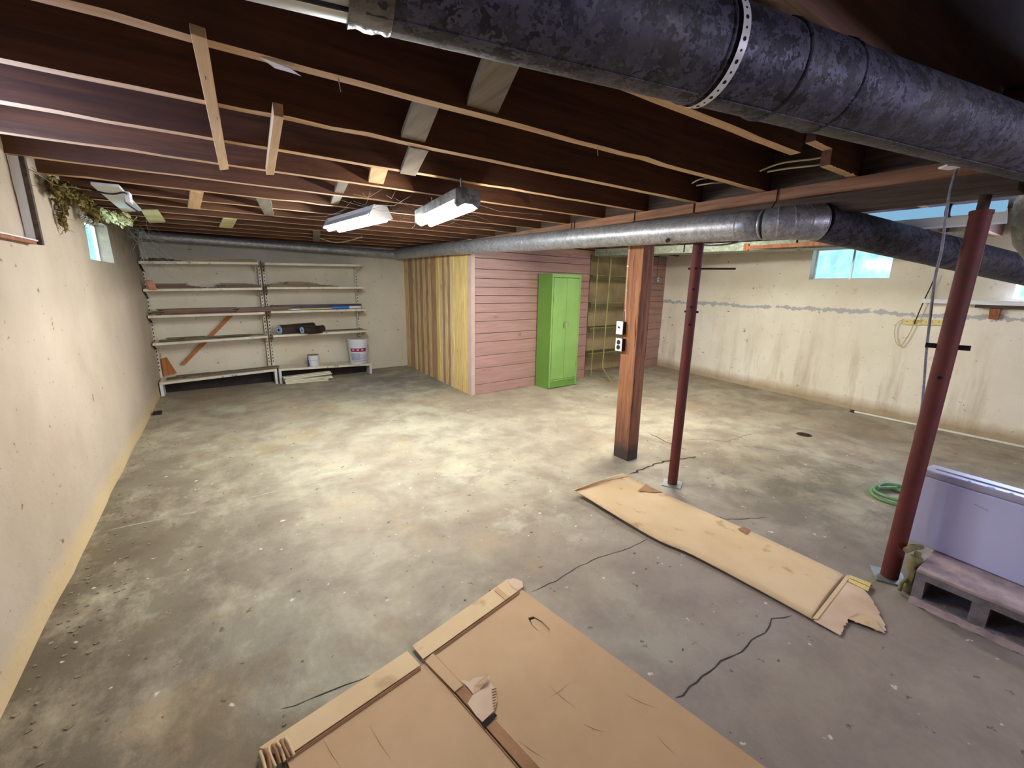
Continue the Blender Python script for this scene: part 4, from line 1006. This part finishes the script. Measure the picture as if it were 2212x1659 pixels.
for k in (0, 1):
    x0 = .030 if k == 0 else w_/2+.002; x1 = w_/2-.002 if k == 0 else w_-.030
    d = MB().box((x0, -.010, .124), (x1, .003, hh-.050)).build('door', M['green2'], cabt, .003)
    hx = x1-.028 if k == 0 else x0+.028
    z_ = .845; pts = []
    for i in range(17):
        a = math.pi*i/16; pts.append((hx+(.020 if k == 0 else -.020)*(0)+(-1 if k == 0 else 1)*0, 0, 0))
    sg = -1 if k == 0 else 1
    mb = MB(); P = [Vector((hx+sg*(.030*math.sin(math.pi*i/14))-sg*.010, -.0112, z_+.050*math.cos(math.pi*i/14))) for i in range(15)]
    mb.prism(P, .0015, (0, 1, 0)); hd = mb.build('handle_cup', M['green_dark'] if k == 0 else M['olive'], d)
    MB().tube([v+Vector((0, -.002, 0)) for v in P], .0022, 6).build('handle_rim', M['zinc'], d)
    for z in (.30, 1.17): MB().tube([(x0-.001 if k == 0 else x1+.001, -.009, z-.03), (x0-.001 if k == 0 else x1+.001, -.009, z+.03)], .004, 8).build('hinge', M['green_dark'], d)
# ------------------------------------------------------------------ rack in the doorway
rk = thing('storage_rack', 'olive brown metal rack with slanting foot standing in the doorway', 'rack', (4.6, 4.7, 0))
OR = Vector((4.6, 4.7, 0))
yA = yp(4.5)+.02
fl = at(1276, 815, z=0); ff = at(1323, 829, z=0); fr_ = at(1388, 800, z=0)
tl = Vector((fl.x+.0, fl.y, 1.745))
kn = at(1302, 795, y=(fl.y-.03)); tf = at(1321, 550, y=fl.y-.03)
kn = Vector((fl.x+.13, fl.y-.03, kn.z)); tf = Vector((fl.x+.13, fl.y-.03, 1.74))
kn = at(1301, 794, y=4.56); tf = at(1321, 549, y=4.56)
MB().tube([fl-OR, Vector((fl.x+.01, fl.y, 1.745))-OR], .008, 8).build('upright', M['olive'], rk)
MB().tube([tf-OR, kn-OR, Vector((ff.x, ff.y, .008))-OR], .011, 8).build('bent_upright', M['olive'], rk)
MB().tube([Vector((fl.x, fl.y, .008))-OR, Vector((ff.x, ff.y, .008))-OR], .006, 8).build('bottom_rail', M['olive'], rk)
ur = at(1396, 690, y=4.83); 
MB().box((ur.x-.0-OR.x, 4.80-OR.y, 0), (ur.x+.085-OR.x, 4.83-OR.y, 1.78)).build('upright', M['rack'], rk)
MB().box((fl.x-.1-OR.x, 5.06-OR.y, 0), (ur.x+.1-OR.x, 5.08-OR.y, 1.84)).build('back_panel', M['rack'], rk)
for k, (pya, ) in enumerate(((588,), (650,), (706,), (762,), (812,))):
    q = at(1345, {0: 598, 1: 655, 2: 706, 3: 758, 4: 808}[k], y=4.80); z = q.z
    sh = MB().box((fl.x+.04-OR.x, 4.80-OR.y, z), (ur.x-OR.x, 5.05-OR.y, z+.006)).build('shelf', M['rackdark'], rk)
    MB().box((fl.x+.10-OR.x, 4.792-OR.y, z-.055), (ur.x-OR.x, 4.80-OR.y, z+.002)).build('front_lip', M['rackdark'], sh); MB().box((fl.x+.10-OR.x, 4.788-OR.y, z+.002), (ur.x-OR.x, 4.80-OR.y, z+.012)).build('lip_edge', M['olive'], sh)
    p = at(1400, {0: 604, 1: 655, 2: 706, 3: 755, 4: 790}[k], y=4.79)
    MB().box((p.x-.03-OR.x, 4.778-OR.y, p.z-.018), (p.x+.025-OR.x, 4.79-OR.y, p.z+.018)).build('white_clip', M['white'], sh, .002)
# dark room behind partition
# small switch on pink wall right part
p = at(1418, 604, y=yp(6.25)-.01); t = thing('wall_switch', 'small grey switch box on the pink boards by the window wall', 'switch', p)
MB().box((-.025, -.035, -.04), (.025, -.0, .04)).build('back_box', M['zinc'], t, .003); MB().box((-.02, -.039, -.034), (.02, -.034, .034)).build('cover_plate', M['white'], t, .001)
MB().box((-.005, -.047, -.008), (.005, -.038, .008)).build('toggle', M['black'], t)
MB().tube([(.0, -.012, .04), (-.01, -.012, .15), (-.005, -.012, .42)], .003, 6).build('feed_wire', M['dark_metal'], t)

# ------------------------------------------------------------------ right wall items
# white ledge on brown bracket shelf
def shelfR(pxa, pya, pxb, pyb, z, dep):
    pass
A = atR(1990, 645, .14); z = A.z; B = Vector((xr(-.2)-.14, -.2, z))
ls = thing('wall_shelf', 'white edged wall shelf on a wooden bracket, right wall', 'shelf', A)
MB().hexa([Vector((0, 0, -.042)), B-A+Vector((0, 0, -.042)), B-A+Vector((.14, 0, -.042)), Vector((.14, 0, -.042))], [Vector((0, 0, 0)), B-A, B-A+Vector((.14, 0, 0)), Vector((.14, 0, 0))]).build('shelf_board', M['white_metal'], ls, .003)
q = at(2108, 652, x=A.x)-A; bp = at(2146, 675, x=xr(.85)-.1)-A
MB().box((.002, B.y-A.y+.1, -.07), (.13, q.y, -.043)).build('under_board', M['beam'], ls, .002)
MB().hexa([(.06, bp.y-.03, -.17), (.13, bp.y-.03, -.17), (.13, bp.y+.03, -.17), (.06, bp.y+.03, -.17)], [(.03, bp.y-.035, -.071), (.13, bp.y-.035, -.071), (.13, bp.y+.035, -.071), (.03, bp.y+.035, -.071)]).build('bracket', M['post'], ls, .002)
# yellow perforated strip
a, b = atR(1952, 696, .025), atR(2060, 697, .025); c = (a+b)/2
t = thing('yellow_peg_strip', 'yellow perforated wooden strip on the right wall behind the post', 'peg strip', c)
MB().bar(a-c, b-c, .02, .05).build('strip_board', M['yellow'], t, .002)
for k in range(7):
    q = a.lerp(b, .08+k*.13)-c; MB().tube([q+Vector((-.0105, 0, .006)), q+Vector((-.0125, 0, .006))], .004, 8).build('peg_hole', M['rust'], t)
def wc(pts, off): return [atR(x, y, off) for x, y in pts]
cable('thin dark cord hanging diagonally to the yellow strip', wc([(2022, 592), (2010, 620), (1998, 645), (1985, 675), (1975, 700)], .06), .005, 'dark_metal', 'hanging_cord')
cable('thin tan wire looped below the yellow strip', wc([(1975, 690), (1972, 705), (1960, 728), (1946, 747), (1936, 740), (1932, 718), (1938, 698), (1952, 690)], .045), .0045, 'cable', 'looped_wire')
cable('cream cord hanging beside the dark cord, right wall', wc([(2012, 632), (2008, 650), (1998, 670), (1985, 698)], .055), .004, 'cable', 'hanging_cord')
# white plastic pipe on the floor along the right wall
a = at(1846, 888, z=.012); b = at(2212, 964, z=.012); b = a+(b-a)*1.5
a.x -= .03; b.x -= .03; c = (a+b)/2
o = tag(MB().tube([a-c, b-c], .012, 12).build('plastic_pipe', M['pvc']), 'long thin white plastic pipe on the floor along right wall', 'pipe'); o.location = c
o = tag(MB().tube([Vector((0, .03, 0)), Vector((0, -.01, 0))], .015, 12).build('pipe_cap', M['black']), 'black cap at the far end of the white pipe', 'cap'); o.location = a
# rope
P = [at(x, y, y=.55) for x, y in ((2068, 357), (2064, 372), (2052, 415), (2042, 480), (2034, 540), (2020, 600), (2010, 680), (2001, 760), (1995, 840), (1988, 900), (1978, 930), (1975, 960))]
Q = [P[0]+Vector((.02, .0, -.004))]+P
o = cable('grey braided rope hanging from the big duct beside the post', Q, .0052, 'rope', 'rope'); o['category'] = 'rope'
p = at(2052, 362, y=.5); o = tag(MB().prism([(-.035, 0, .0), (-.005, .03, 0), (.045, .01, 0), (.03, -.02, 0), (0, -.025, 0)], .006).build('rope_cleat', M['white']), 'white plastic cleat holding the grey rope at the duct', 'cleat'); o.location = p

# ------------------------------------------------------------------ block, appliance, pump, hose at lower right
XB = 2.388; zbk = at(1988, 1236, x=XB).z
L0 = at(1965, 1296, z=0).y; hB = .195
hB = max(.15, zbk)
bl = thing('cinder_block', 'grey hollow concrete block lying on its side under the appliance', 'block', (XB, L0, 0))
LB = .40; dpt = .38; 
hs = []
def holed():
    mb = MB(); h0, h1 = .034, hB-.032
    ycuts = [0, -.035, -.175, -.225, -.365, -LB]
    # front and back faces with holes
    for x in (0, dpt):
        for i in range(5):
            ya, yb__ = ycuts[i], ycuts[i+1]
            if i in (1, 3):
                mb.add([(x, ya, 0), (x, yb__, 0), (x, yb__, h0), (x, ya, h0)], [(0, 1, 2, 3)]); mb.add([(x, ya, h1), (x, yb__, h1), (x, yb__, hB), (x, ya, hB)], [(0, 1, 2, 3)])
            else: mb.add([(x, ya, 0), (x, yb__, 0), (x, yb__, hB), (x, ya, hB)], [(0, 1, 2, 3)])
    for i in (1, 3):
        ya, yb__ = ycuts[i], ycuts[i+1]
        for a, b in (((ya, h0), (yb__, h0)), ((yb__, h0), (yb__, h1)), ((yb__, h1), (ya, h1)), ((ya, h1), (ya, h0))):
            mb.add([(0, *a), (0, *b), (dpt, *b), (dpt, *a)], [(0, 1, 2, 3)])
    mb.add([(0, 0, 0), (dpt, 0, 0), (dpt, 0, hB), (0, 0, hB)], [(0, 1, 2, 3)]); mb.add([(0, -LB, 0), (dpt, -LB, 0), (dpt, -LB, hB), (0, -LB, hB)], [(0, 1, 2, 3)])
    mb.add([(0, 0, hB), (dpt, 0, hB), (dpt, -LB, hB), (0, -LB, hB)], [(0, 1, 2, 3)])
    return mb
holed().build('block_body', M['block'], bl, recalc=False)
MB().box((-.004, -LB, hB-.004), (dpt, .0, hB+.012)).build('mortar_top', M['blocktop'], bl, .004)
mb = MB(); mb.grid(lambda u, v: Vector((-.0-.014*(1-v)+.006*noise.noise(Vector((u*9, v*3, 1))), -LB*u, .001+.028*v+.006*noise.noise(Vector((u*12, v*5, 4))))), 24, 4); mb.build('mortar_skirt', M['blocktop'], bl)
bl.rotation_euler = (0, 0, 0)
# appliance
zb = hB+.014
bl0 = at(1955, 1163, z=zb); br0 = at(2212, 1268, z=zb)
dA = (br0-bl0).normalized(); nA = Vector((-dA.y, dA.x, 0)); nA = nA if nA.x > 0 else -nA
tl = at(1994, 1026, x=bl0.x)
ap = thing('dehumidifier', 'white box appliance with grey top and blue light on the block', 'appliance', (bl0.x, bl0.y, zb), math.atan2(dA.y, dA.x))
# solve height so that upper left front corner lands at the measured row
lo_, hi_ = .1, .9
for _ in range(40):
    md = (lo_+hi_)/2; v = Vector((bl0.x, bl0.y, zb+md))-EYE; rowp = H/2-F*v.dot(up)/v.dot(fw)
    if rowp > 1026: lo_ = md
    else: hi_ = md
hA = md; LA, DA = .62, .12
sgn = 1 if Matrix.Rotation(math.atan2(dA.y, dA.x), 3, 'Z')@Vector((0, 1, 0)) @ nA > 0 else -1
def ab(x0, x1, y0, y1, z0, z1): return MB().box((x0, min(sgn*y0, sgn*y1), z0), (x1, max(sgn*y0, sgn*y1), z1))
ab(0, LA, 0, DA, .0, hA).build('front_panel', M['lavender'], ap, .006)
ab(-.003, LA+.003, -.002, DA+.002, hA+.001, hA+.032).build('top_panel', M['appl_top'], ap, .008)
ab(.03, LA-.02, .05, DA-.02, hA+.0325, hA+.036).build('handle_recess', M['appl_top'], ap, .004)
for k, (x, w, m) in enumerate(((.15, .008, 'led'), (.21, .022, 'led'), (.275, .010, 'led'))):
    ab(x, x+w, .012, .018, hA+.032, hA+.0335).build('status_light', M['led'] if k == 1 else M['blue_wrap'], ap)
MB().bar((.19, -.001*sgn, hA*.83), (.235, -.001*sgn, hA*.80), .002, .006, (0, 1, 0)).build('scuff', M['print_grey'], ap)
# pump lump behind
p = at(1962, 1290, z=0)
pu = thing('pump_casting', 'dirty olive pump fitting between the leaning post and block', 'pump', (2.47, .385, 0))
mb = MB(); mb.lathe([(.020, 0), (.026, .008), (.028, .03), (.024, .06), (.014, .075), (.018, .09), (.026, .11), (.028, .15), (.022, .175), (.012, .182)], n=18); mb.build('pump_body', M['pump'], pu)
MB().prism([(-.03, -.010, .05), (.0, -.012, .03), (.015, -.012, .10), (.01, -.012, .20), (-.012, -.012, .205), (-.024, -.012, .14)], .022, (0, 1, 0)).build('bracket', M['pump'], pu, .003)
MB().tube([(-.03, .035, .20), (.01, .02, .212), (.05, .0, .21)], [.012, .014, .010], 10).build('float_arm', M['pump'], pu)
MB().tube([(-.03, .01, .07), (-.045, .02, .05), (-.05, .02, .012)], .008, 8).build('outlet_elbow', M['pump'], pu)
MB().tube([(-.028, -.012, .14), (-.034, -.016, .14)], .009, 8).build('bolt', M['rust'], pu)
# hose
hc = at(1935, 1078, z=0); hs = thing('garden_hose', 'coiled pale green hose on the floor behind the leaning post', 'hose', (hc.x, hc.y, 0))
P = []
for i in range(70):
    a = i/69*math.pi*2*2.3; rr = .135+.02*math.sin(i*.21); P.append(Vector((rr*math.cos(a)+.05*(i/69), rr*.9*math.sin(a)-.03*(i/69), .012+.022*(i/69)+.008*math.sin(a*1.5))))
MB().tube(P, .0115, 10).build('hose_coil', M['hose'], hs)
MB().tube([P[-1], P[-1]+Vector((.3, -.12, -.02)), P[-1]+Vector((.7, -.1, -.022))], .0115, 10).build('hose_end', M['hose'], hs)

# ------------------------------------------------------------------ cardboard on the floor
def fz(px, py, z=0.0): return at(px, py, z=z)
def sheet(mbm, pts, z0, th): return
cbx = thing('flattened_carton', 'big flattened brown cardboard carton with handle slot, foreground', 'cardboard', (.6, 1.0, 0))
OC = Vector((.6, 1.0, 0))
def cp(px, py, z): p = at(px, py, z=z); return p-OC
def poly(pts, z, th=.004, m='card', name='panel', par=None, wave=.0, seed=0):
    P = [cp(x, y, z) for x, y in pts]; mb = MB().prism(P, th); return mb.build(name, M[m], par or cbx, .0008)
def extend(p, q, L): # point L metres past q along p->q on floor
    d = (q-p).normalized(); return q+d*L
zc = .006
A0 = cp(1127, 1274.6, zc); A1 = cp(1652, 1659, zc); A2 = extend(A0, A1, .32)
S0 = cp(920, 1432, zc); S1 = cp(1117, 1659, zc); S2 = extend(S0, S1, .42)
T0 = cp(937, 1414, zc); T1 = cp(1163, 1659, zc); T2 = extend(T0, T1, .40)
B0 = cp(908.7, 1441, zc); B1 = cp(617.6, 1641, zc); B2 = extend(B0, B1, .0)
dS = (S1-S0).normalized()
# panel A with slot, built as a fan around the slot
slot = [cp(x, y, zc) for x, y in ((1141, 1336), (1152, 1333), (1170, 1343), (1187, 1360), (1188, 1369), (1176, 1371), (1160, 1363), (1146, 1350))]
outer = [T0, A0, A0.lerp(A2, .5), A2, T2, T2.lerp(T0, .5)]
def ring_panel(outer, hole, th, m, name, lift=lambda p: 0):
    bm = bmesh.new(); Z = Vector((0, 0, th))
    ov = [bm.verts.new(p+Vector((0, 0, 0))) for p in outer]; hv = [bm.verts.new(p) for p in hole]
    eds = [bm.edges.new((ov[i], ov[(i+1) % len(ov)])) for i in range(len(ov))]+[bm.edges.new((hv[i], hv[(i+1) % len(hv)])) for i in range(len(hv))]
    bmesh.ops.triangle_fill(bm, use_beauty=True, use_dissolve=False, edges=eds)
    ret = bmesh.ops.extrude_face_region(bm, geom=list(bm.faces)); 
    for v in [g for g in ret['geom'] if isinstance(g, bmesh.types.BMVert)]: v.co += Z
    bmesh.ops.recalc_face_normals(bm, faces=bm.faces)
    me = bpy.data.meshes.new(name); bm.to_mesh(me); bm.free(); me.materials.append(M[m]); o = bpy.data.objects.new(name, me); COL.objects.link(o); o.parent = cbx; return o
ring_panel(outer, slot, .004, 'card', 'panel')
hp = [p.lerp(sum(slot, Vector())/8, .12)+Vector((.004, -.004, -.004)) for p in slot]
MB().prism(hp, .003).build('slot_flap', M['card'], cbx)
MB().prism([S0, B0, B1+Vector((0, 0, 0)), B1+dS*.45+Vector((-.0, 0, 0)), S2], .004).build('panel', M['card'], cbx, .0008)
# centre flaps
zf = zc+.0045
off = Vector((0, 0, .0042))
MB().prism([S0+off+(T0-S0)*.15, T0+off, T2+off, S2+off+(T2-S2)*.15], .004).build('seam_flap', M['carddark'], cbx, .0008)
pp = lambda x, y, dz=.0: cp(x, y, zc+.0045+dz)
MB().prism([pp(918, 1430, .004), pp(935, 1412, .004), pp(1000, 1482, .004), pp(982, 1496, .004)], .004).build('seam_flap', M['card'], cbx, .0008)
# fold line shadows (thin creases raised)
def crease(a, b, m='carddark', r=.003, name='crease'):
    MB().tube([a, b], r, 6).build(name, M[m], cbx)
crease(S0+off, S2+off); crease(T0+off, T2+off, 'card2', .0025)
# outer flaps folded
fl1 = [cp(890.5, 1399, zc), cp(914, 1428, zc), A0+Vector((0, 0, 0)), cp(1096, 1254, zc)]
MB().prism([p+Vector((0, 0, .0045)) for p in fl1], .0045).build('edge_flap', M['card2'], cbx, .001)
fl2 = [cp(560, 1620, zc), cp(617.6, 1641, zc), cp(908.7, 1441, zc), cp(880, 1410, zc)]
MB().prism([p+Vector((0, 0, .0045)) for p in fl2], .0045).build('edge_flap', M['card2'], cbx, .001)
crease(cp(914, 1429, zc+.009), cp(1122, 1279, zc+.009)); crease(cp(617.6, 1642, zc+.009), cp(908.7, 1442, zc+.009))
for a, b in (((1185, 1480), (1245, 1530)), ((1230, 1475), (1190, 1505)), ((1262, 1565), (1305, 1580)), ((1350, 1500), (1420, 1530)), ((1420, 1590), (1460, 1630)), ((700, 1600), (735, 1655)), ((800, 1570), (845, 1640)), ((1120, 1600), (1180, 1640))):
    MB().tube([cp(*a, zc+.0040), cp((a[0]+b[0])/2, (a[1]+b[1])/2+2, zc+.0046), cp(*b, zc+.0040)], [.0004, .0014, .0004], 6).build('wrinkle', M['card'], cbx)
# tape remnant at the top corner
P = [cp(x, y, zc+.010) for x, y in ((1096, 1253), (1110, 1249), (1128, 1256), (1130, 1268), (1118, 1276), (1104, 1266))]
MB().prism(P, .001).build('tape_scrap', M['cardin'], cbx)
P = [cp(x, y, zc+.010) for x, y in ((1074, 1268), (1100, 1290), (1092, 1297), (1068, 1276))]; MB().prism(P, .0015).build('tape_scrap', M['card'], cbx)
# crushed corrugated corner
for k in range(7):
    a = cp(562+k*9, 1624-k*5, zc+.009); b = cp(575+k*10, 1668-k*6, zc+.009)
    m_ = (a+b)/2+Vector((.004*math.sin(k*2.1), 0, .010+.004*(k % 2))); MB().tube([a, m_, b], .0045, 6).build('crushed_flute', M['carddark'] if k % 2 else M['card2'], cbx)
# torn patch
P = [pp(x, y, .0045) for x, y in ((994, 1469), (1014, 1473), (1022, 1466), (1036, 1463), (1056, 1460), (1062, 1478), (1070, 1490), (1073, 1515), (1068, 1535), (1042, 1560), (1028, 1546), (1010, 1520), (1022, 1500), (1010, 1484))]
MB().prism(P, .0012).build('torn_patch', M['cardin'], cbx)
P = [pp(x, y, .006) for x, y in ((1022, 1500), (1024, 1482), (1056, 1460), (1052, 1478), (1036, 1490))]; P[2] += Vector((0, 0, .012)); P[3] += Vector((0, 0, .012))
MB().prism(P, .001).build('torn_curl', M['card'], cbx)
for k in range(8):
    a = pp(1062+k*.6, 1490+k*6, .0065); b = pp(1072-k*.4, 1487+k*6, .0065); MB().tube([a, b], .0016, 5).build('flute', M['carddark'], cbx)
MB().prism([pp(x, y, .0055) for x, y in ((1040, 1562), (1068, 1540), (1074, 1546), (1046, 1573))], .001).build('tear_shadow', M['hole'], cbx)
# long strip
cs = thing('cardboard_strip', 'long tan cardboard strip with torn end beside the red posts', 'cardboard', (2.1, 1.2, 0)); OS = Vector((2.1, 1.2, 0))
Lf = [(1240.7, 1058.7), (1250.9, 1064.8), (1403.5, 1157), (1495, 1198), (1640.8, 1275), (1755, 1338)]
Rt = [(1345.8, 1022.4), (1376, 1040), (1434, 1066.5), (1610, 1143), (1691.7, 1180), (1826, 1243)]
zl = [.055, .040, .022, .018, .014, .010]; zr_ = [.050, .014, .008, .006, .006, .006]
cl = [at(*Lf[i], z=zl[i])-OS for i in range(6)]; cr = [at(*Rt[i], z=zr_[i])-OS for i in range(6)]
def along(L, t):
    t = t*(len(L)-1); i = min(int(t), len(L)-2); f = t-i; p0, p1, p2, p3 = L[max(i-1, 0)], L[i], L[i+1], L[min(i+2, len(L)-1)]
    return .5*((2*p1)+(p2-p0)*f+(2*p0-5*p1+4*p2-p3)*f*f+(3*p1-p0-3*p2+p3)*f**3)
def sf(u, v):
    a, b = along(cl, u), along(cr, u); p = a.lerp(b, v); p.z += .012*math.sin(v*math.pi)*max(0, 1-u*4)-.004*math.sin(v*math.pi); p.z = max(p.z, .004); return p
MB().grid(sf, 30, 8, True).build('main_sheet', M['card2'], cs, 0, .004)
for uu in (.10,): MB().tube([sf(uu, v/8)+Vector((0, 0, .0025)) for v in range(9)], .0018, 5).build('crease', M['carddark'], cs)
def sp(x, y, z): return at(x, y, z=z)-OS
def ragged(P, i0, i1, amp=.004, sub=5, seed=3):
    r_ = random.Random(seed); Q = []
    for i in range(len(P)):
        a, b = P[i], P[(i+1) % len(P)]; Q.append(a)
        if i0 <= i < i1:
            for k in range(1, sub): Q.append(a.lerp(b, k/sub)+Vector((r_.uniform(-amp, amp), r_.uniform(-amp, amp), 0)))
    return Q
te = [sp(1757, 1341, .009), sp(1815.5, 1373.4, .006), sp(1819, 1366, .007), sp(1822, 1356, .006), sp(1828, 1346, .010), sp(1834, 1337.7, .012), sp(1850, 1345, .014), sp(1872, 1352, .010), sp(1895, 1364, .006), sp(1908.7, 1368, .004), sp(1913.8, 1359.8, .004), sp(1903, 1335, .008), sp(1896, 1318, .010), sp(1888, 1302, .012), sp(1878, 1288, .014), sp(1862, 1270, .012), sp(1830, 1247, .008)]
MB().prism(ragged(te, 1, 13), .002).build('torn_end', M['cardin'], cs)
MB().prism([sp(1834, 1338, .013), sp(1866, 1325, .022), sp(1890, 1338, .02), sp(1908, 1366, .008), sp(1872, 1352, .012)], .001).build('torn_curl', M['card2'], cs)
MB().prism([sp(1828, 1243, .010), sp(1838, 1245, .010), sp(1766, 1338, .012), sp(1755, 1337, .012)], .003).build('fold_line', M['card2'], cs)
MB().prism([sp(1835, 1243, .014), sp(1882, 1261, .014), sp(1875, 1278, .014), sp(1832, 1256, .014)], .003).build('tape_tab', M['yellow'], cs)
MB().tube([sp(1836, 1249, .018), sp(1879, 1268, .018)], .0015, 5).build('tape_crease', M['carddark'], cs)
MB().prism([sp(1377, 1061, .020), sp(1388, 1052, .022), sp(1396, 1045, .022), sp(1404, 1052, .02), (sp(1432, 1064, .012)), sp(1410, 1064, .015), sp(1396, 1062, .016)], .0012).build('tear_mark', M['carddark'], cs)
MB().prism([sp(1594, 1142, .012), sp(1606, 1138, .012), sp(1622, 1145, .012), sp(1612, 1154, .012)], .0012).build('tear_mark', M['carddark'], cs)

# ------------------------------------------------------------------ insulation and cobwebs in the left corner
def tuft(name, label, cat, c, size, m, n=240, seed=0):
    r_ = random.Random(seed); mb = MB(); nl = max(5, n//18)
    for i in range(nl*2):                    # ragged shreds of batt hanging down
        p = Vector((r_.gauss(0, .4)*size[0], r_.uniform(-1, 1)*size[1], r_.uniform(-.3, 1)*size[2])); Wd = r_.uniform(.03, .09)*min(1.5, size[1]*8); Dp = r_.uniform(.02, .075); sd = r_.random()*50
        def fn(u, v):
            q = Vector((u*3, v*3, sd)); drop = Dp*(.55+.9*noise.noise(Vector((u*4, sd, 0)))+.5*noise.noise(Vector((u*13, sd, 3))))
            return p+Vector((.03*noise.noise(q)+.02*v+.010*noise.noise(q*5), (u-.5)*Wd+.012*noise.noise(q*4+Vector((9, 0, 0))), -v*max(.006, drop)+.012*noise.noise(q*3)))
        mb.grid(fn, 12, 7)
    for i in range(n):                       # loose fibres
        p = Vector((r_.gauss(0, .5)*size[0], r_.gauss(0, .5)*size[1], r_.gauss(0, .45)*size[2])); d = Vector((r_.uniform(-1, 1), r_.uniform(-1, 1), r_.uniform(-1, .3))).normalized(); L = r_.uniform(.015, .045)
        mb.tube([p, p+d*L*.5, p+d*L+Vector((0, 0, -.006))], [.0014, .0012, .0006], 4, False)
    o = tag(mb.build(name, M[m]), label, cat, kind='stuff'); o.location = c; return o
p = at(150, 425, x=XL+.05); tuft('insulation', 'mouldy yellow glass wool hanging above the left wall', 'insulation', (XL+.05, p.y, 1.80), (.05, .30, .05), 'insul', 420, 1)
p = at(190, 455, x=XL+.06); tuft('insulation', 'olive glass wool tuft drooping left of the far left window', 'insulation', (XL+.06, p.y, p.z), (.03, .09, .09), 'insul', 200, 2)
p = at(250, 480, x=XL+.1); tuft('insulation', 'pale yellow glass wool over the far left window', 'insulation', (XL+.1, p.y, 1.80), (.10, .25, .03), 'insul2', 260, 3)
p = at(130, 470, x=XL+.02); tuft('insulation', 'thin brown insulation wisp hanging on the left wall', 'insulation', (XL+.02, p.y, p.z), (.012, .05, .10), 'insul', 60, 4)
mb = MB(); r_ = random.Random(8)
c0 = Vector((XL+.1, 5.4, 1.7))
for i in range(75):
    a = Vector((XL+r_.uniform(.0, .25), r_.uniform(4.9, 6.3), r_.choice((1.84, 1.80, 1.75, r_.uniform(1.45, 1.84))))); b = Vector((XL+r_.uniform(.0, .5), a.y+r_.gauss(0, .35), a.z-r_.uniform(0, .35)))
    for q in (a, b): q.x = max(q.x, XL+.014); q.y = min(q.y, 6.58)
    m_ = (a+b)/2-Vector((0, 0, r_.uniform(0, .06))); mb.tube([a-c0, m_-c0, b-c0], .0008, 4, False)
o = tag(mb.build('cobweb', M['web']), 'dusty cobwebs strung in the corner above the left shelves', 'cobweb', kind='stuff'); o.location = c0
mb = MB(); c0 = at(960, 470, z=1.75)
for i in range(40):
    a = c0+Vector((r_.uniform(-.5, .3), r_.uniform(-.3, .6), .09)); b = a+Vector((r_.gauss(0, .2), r_.gauss(0, .15), -r_.uniform(0.02, .1))); mb.tube([a-c0, (a+b)/2-c0-Vector((0, 0, .03)), b-c0], .0008, 4, False)
o = tag(mb.build('cobweb', M['web']), 'fine cobweb strands around the warm lamp and joists', 'cobweb', kind='stuff'); o.location = c0
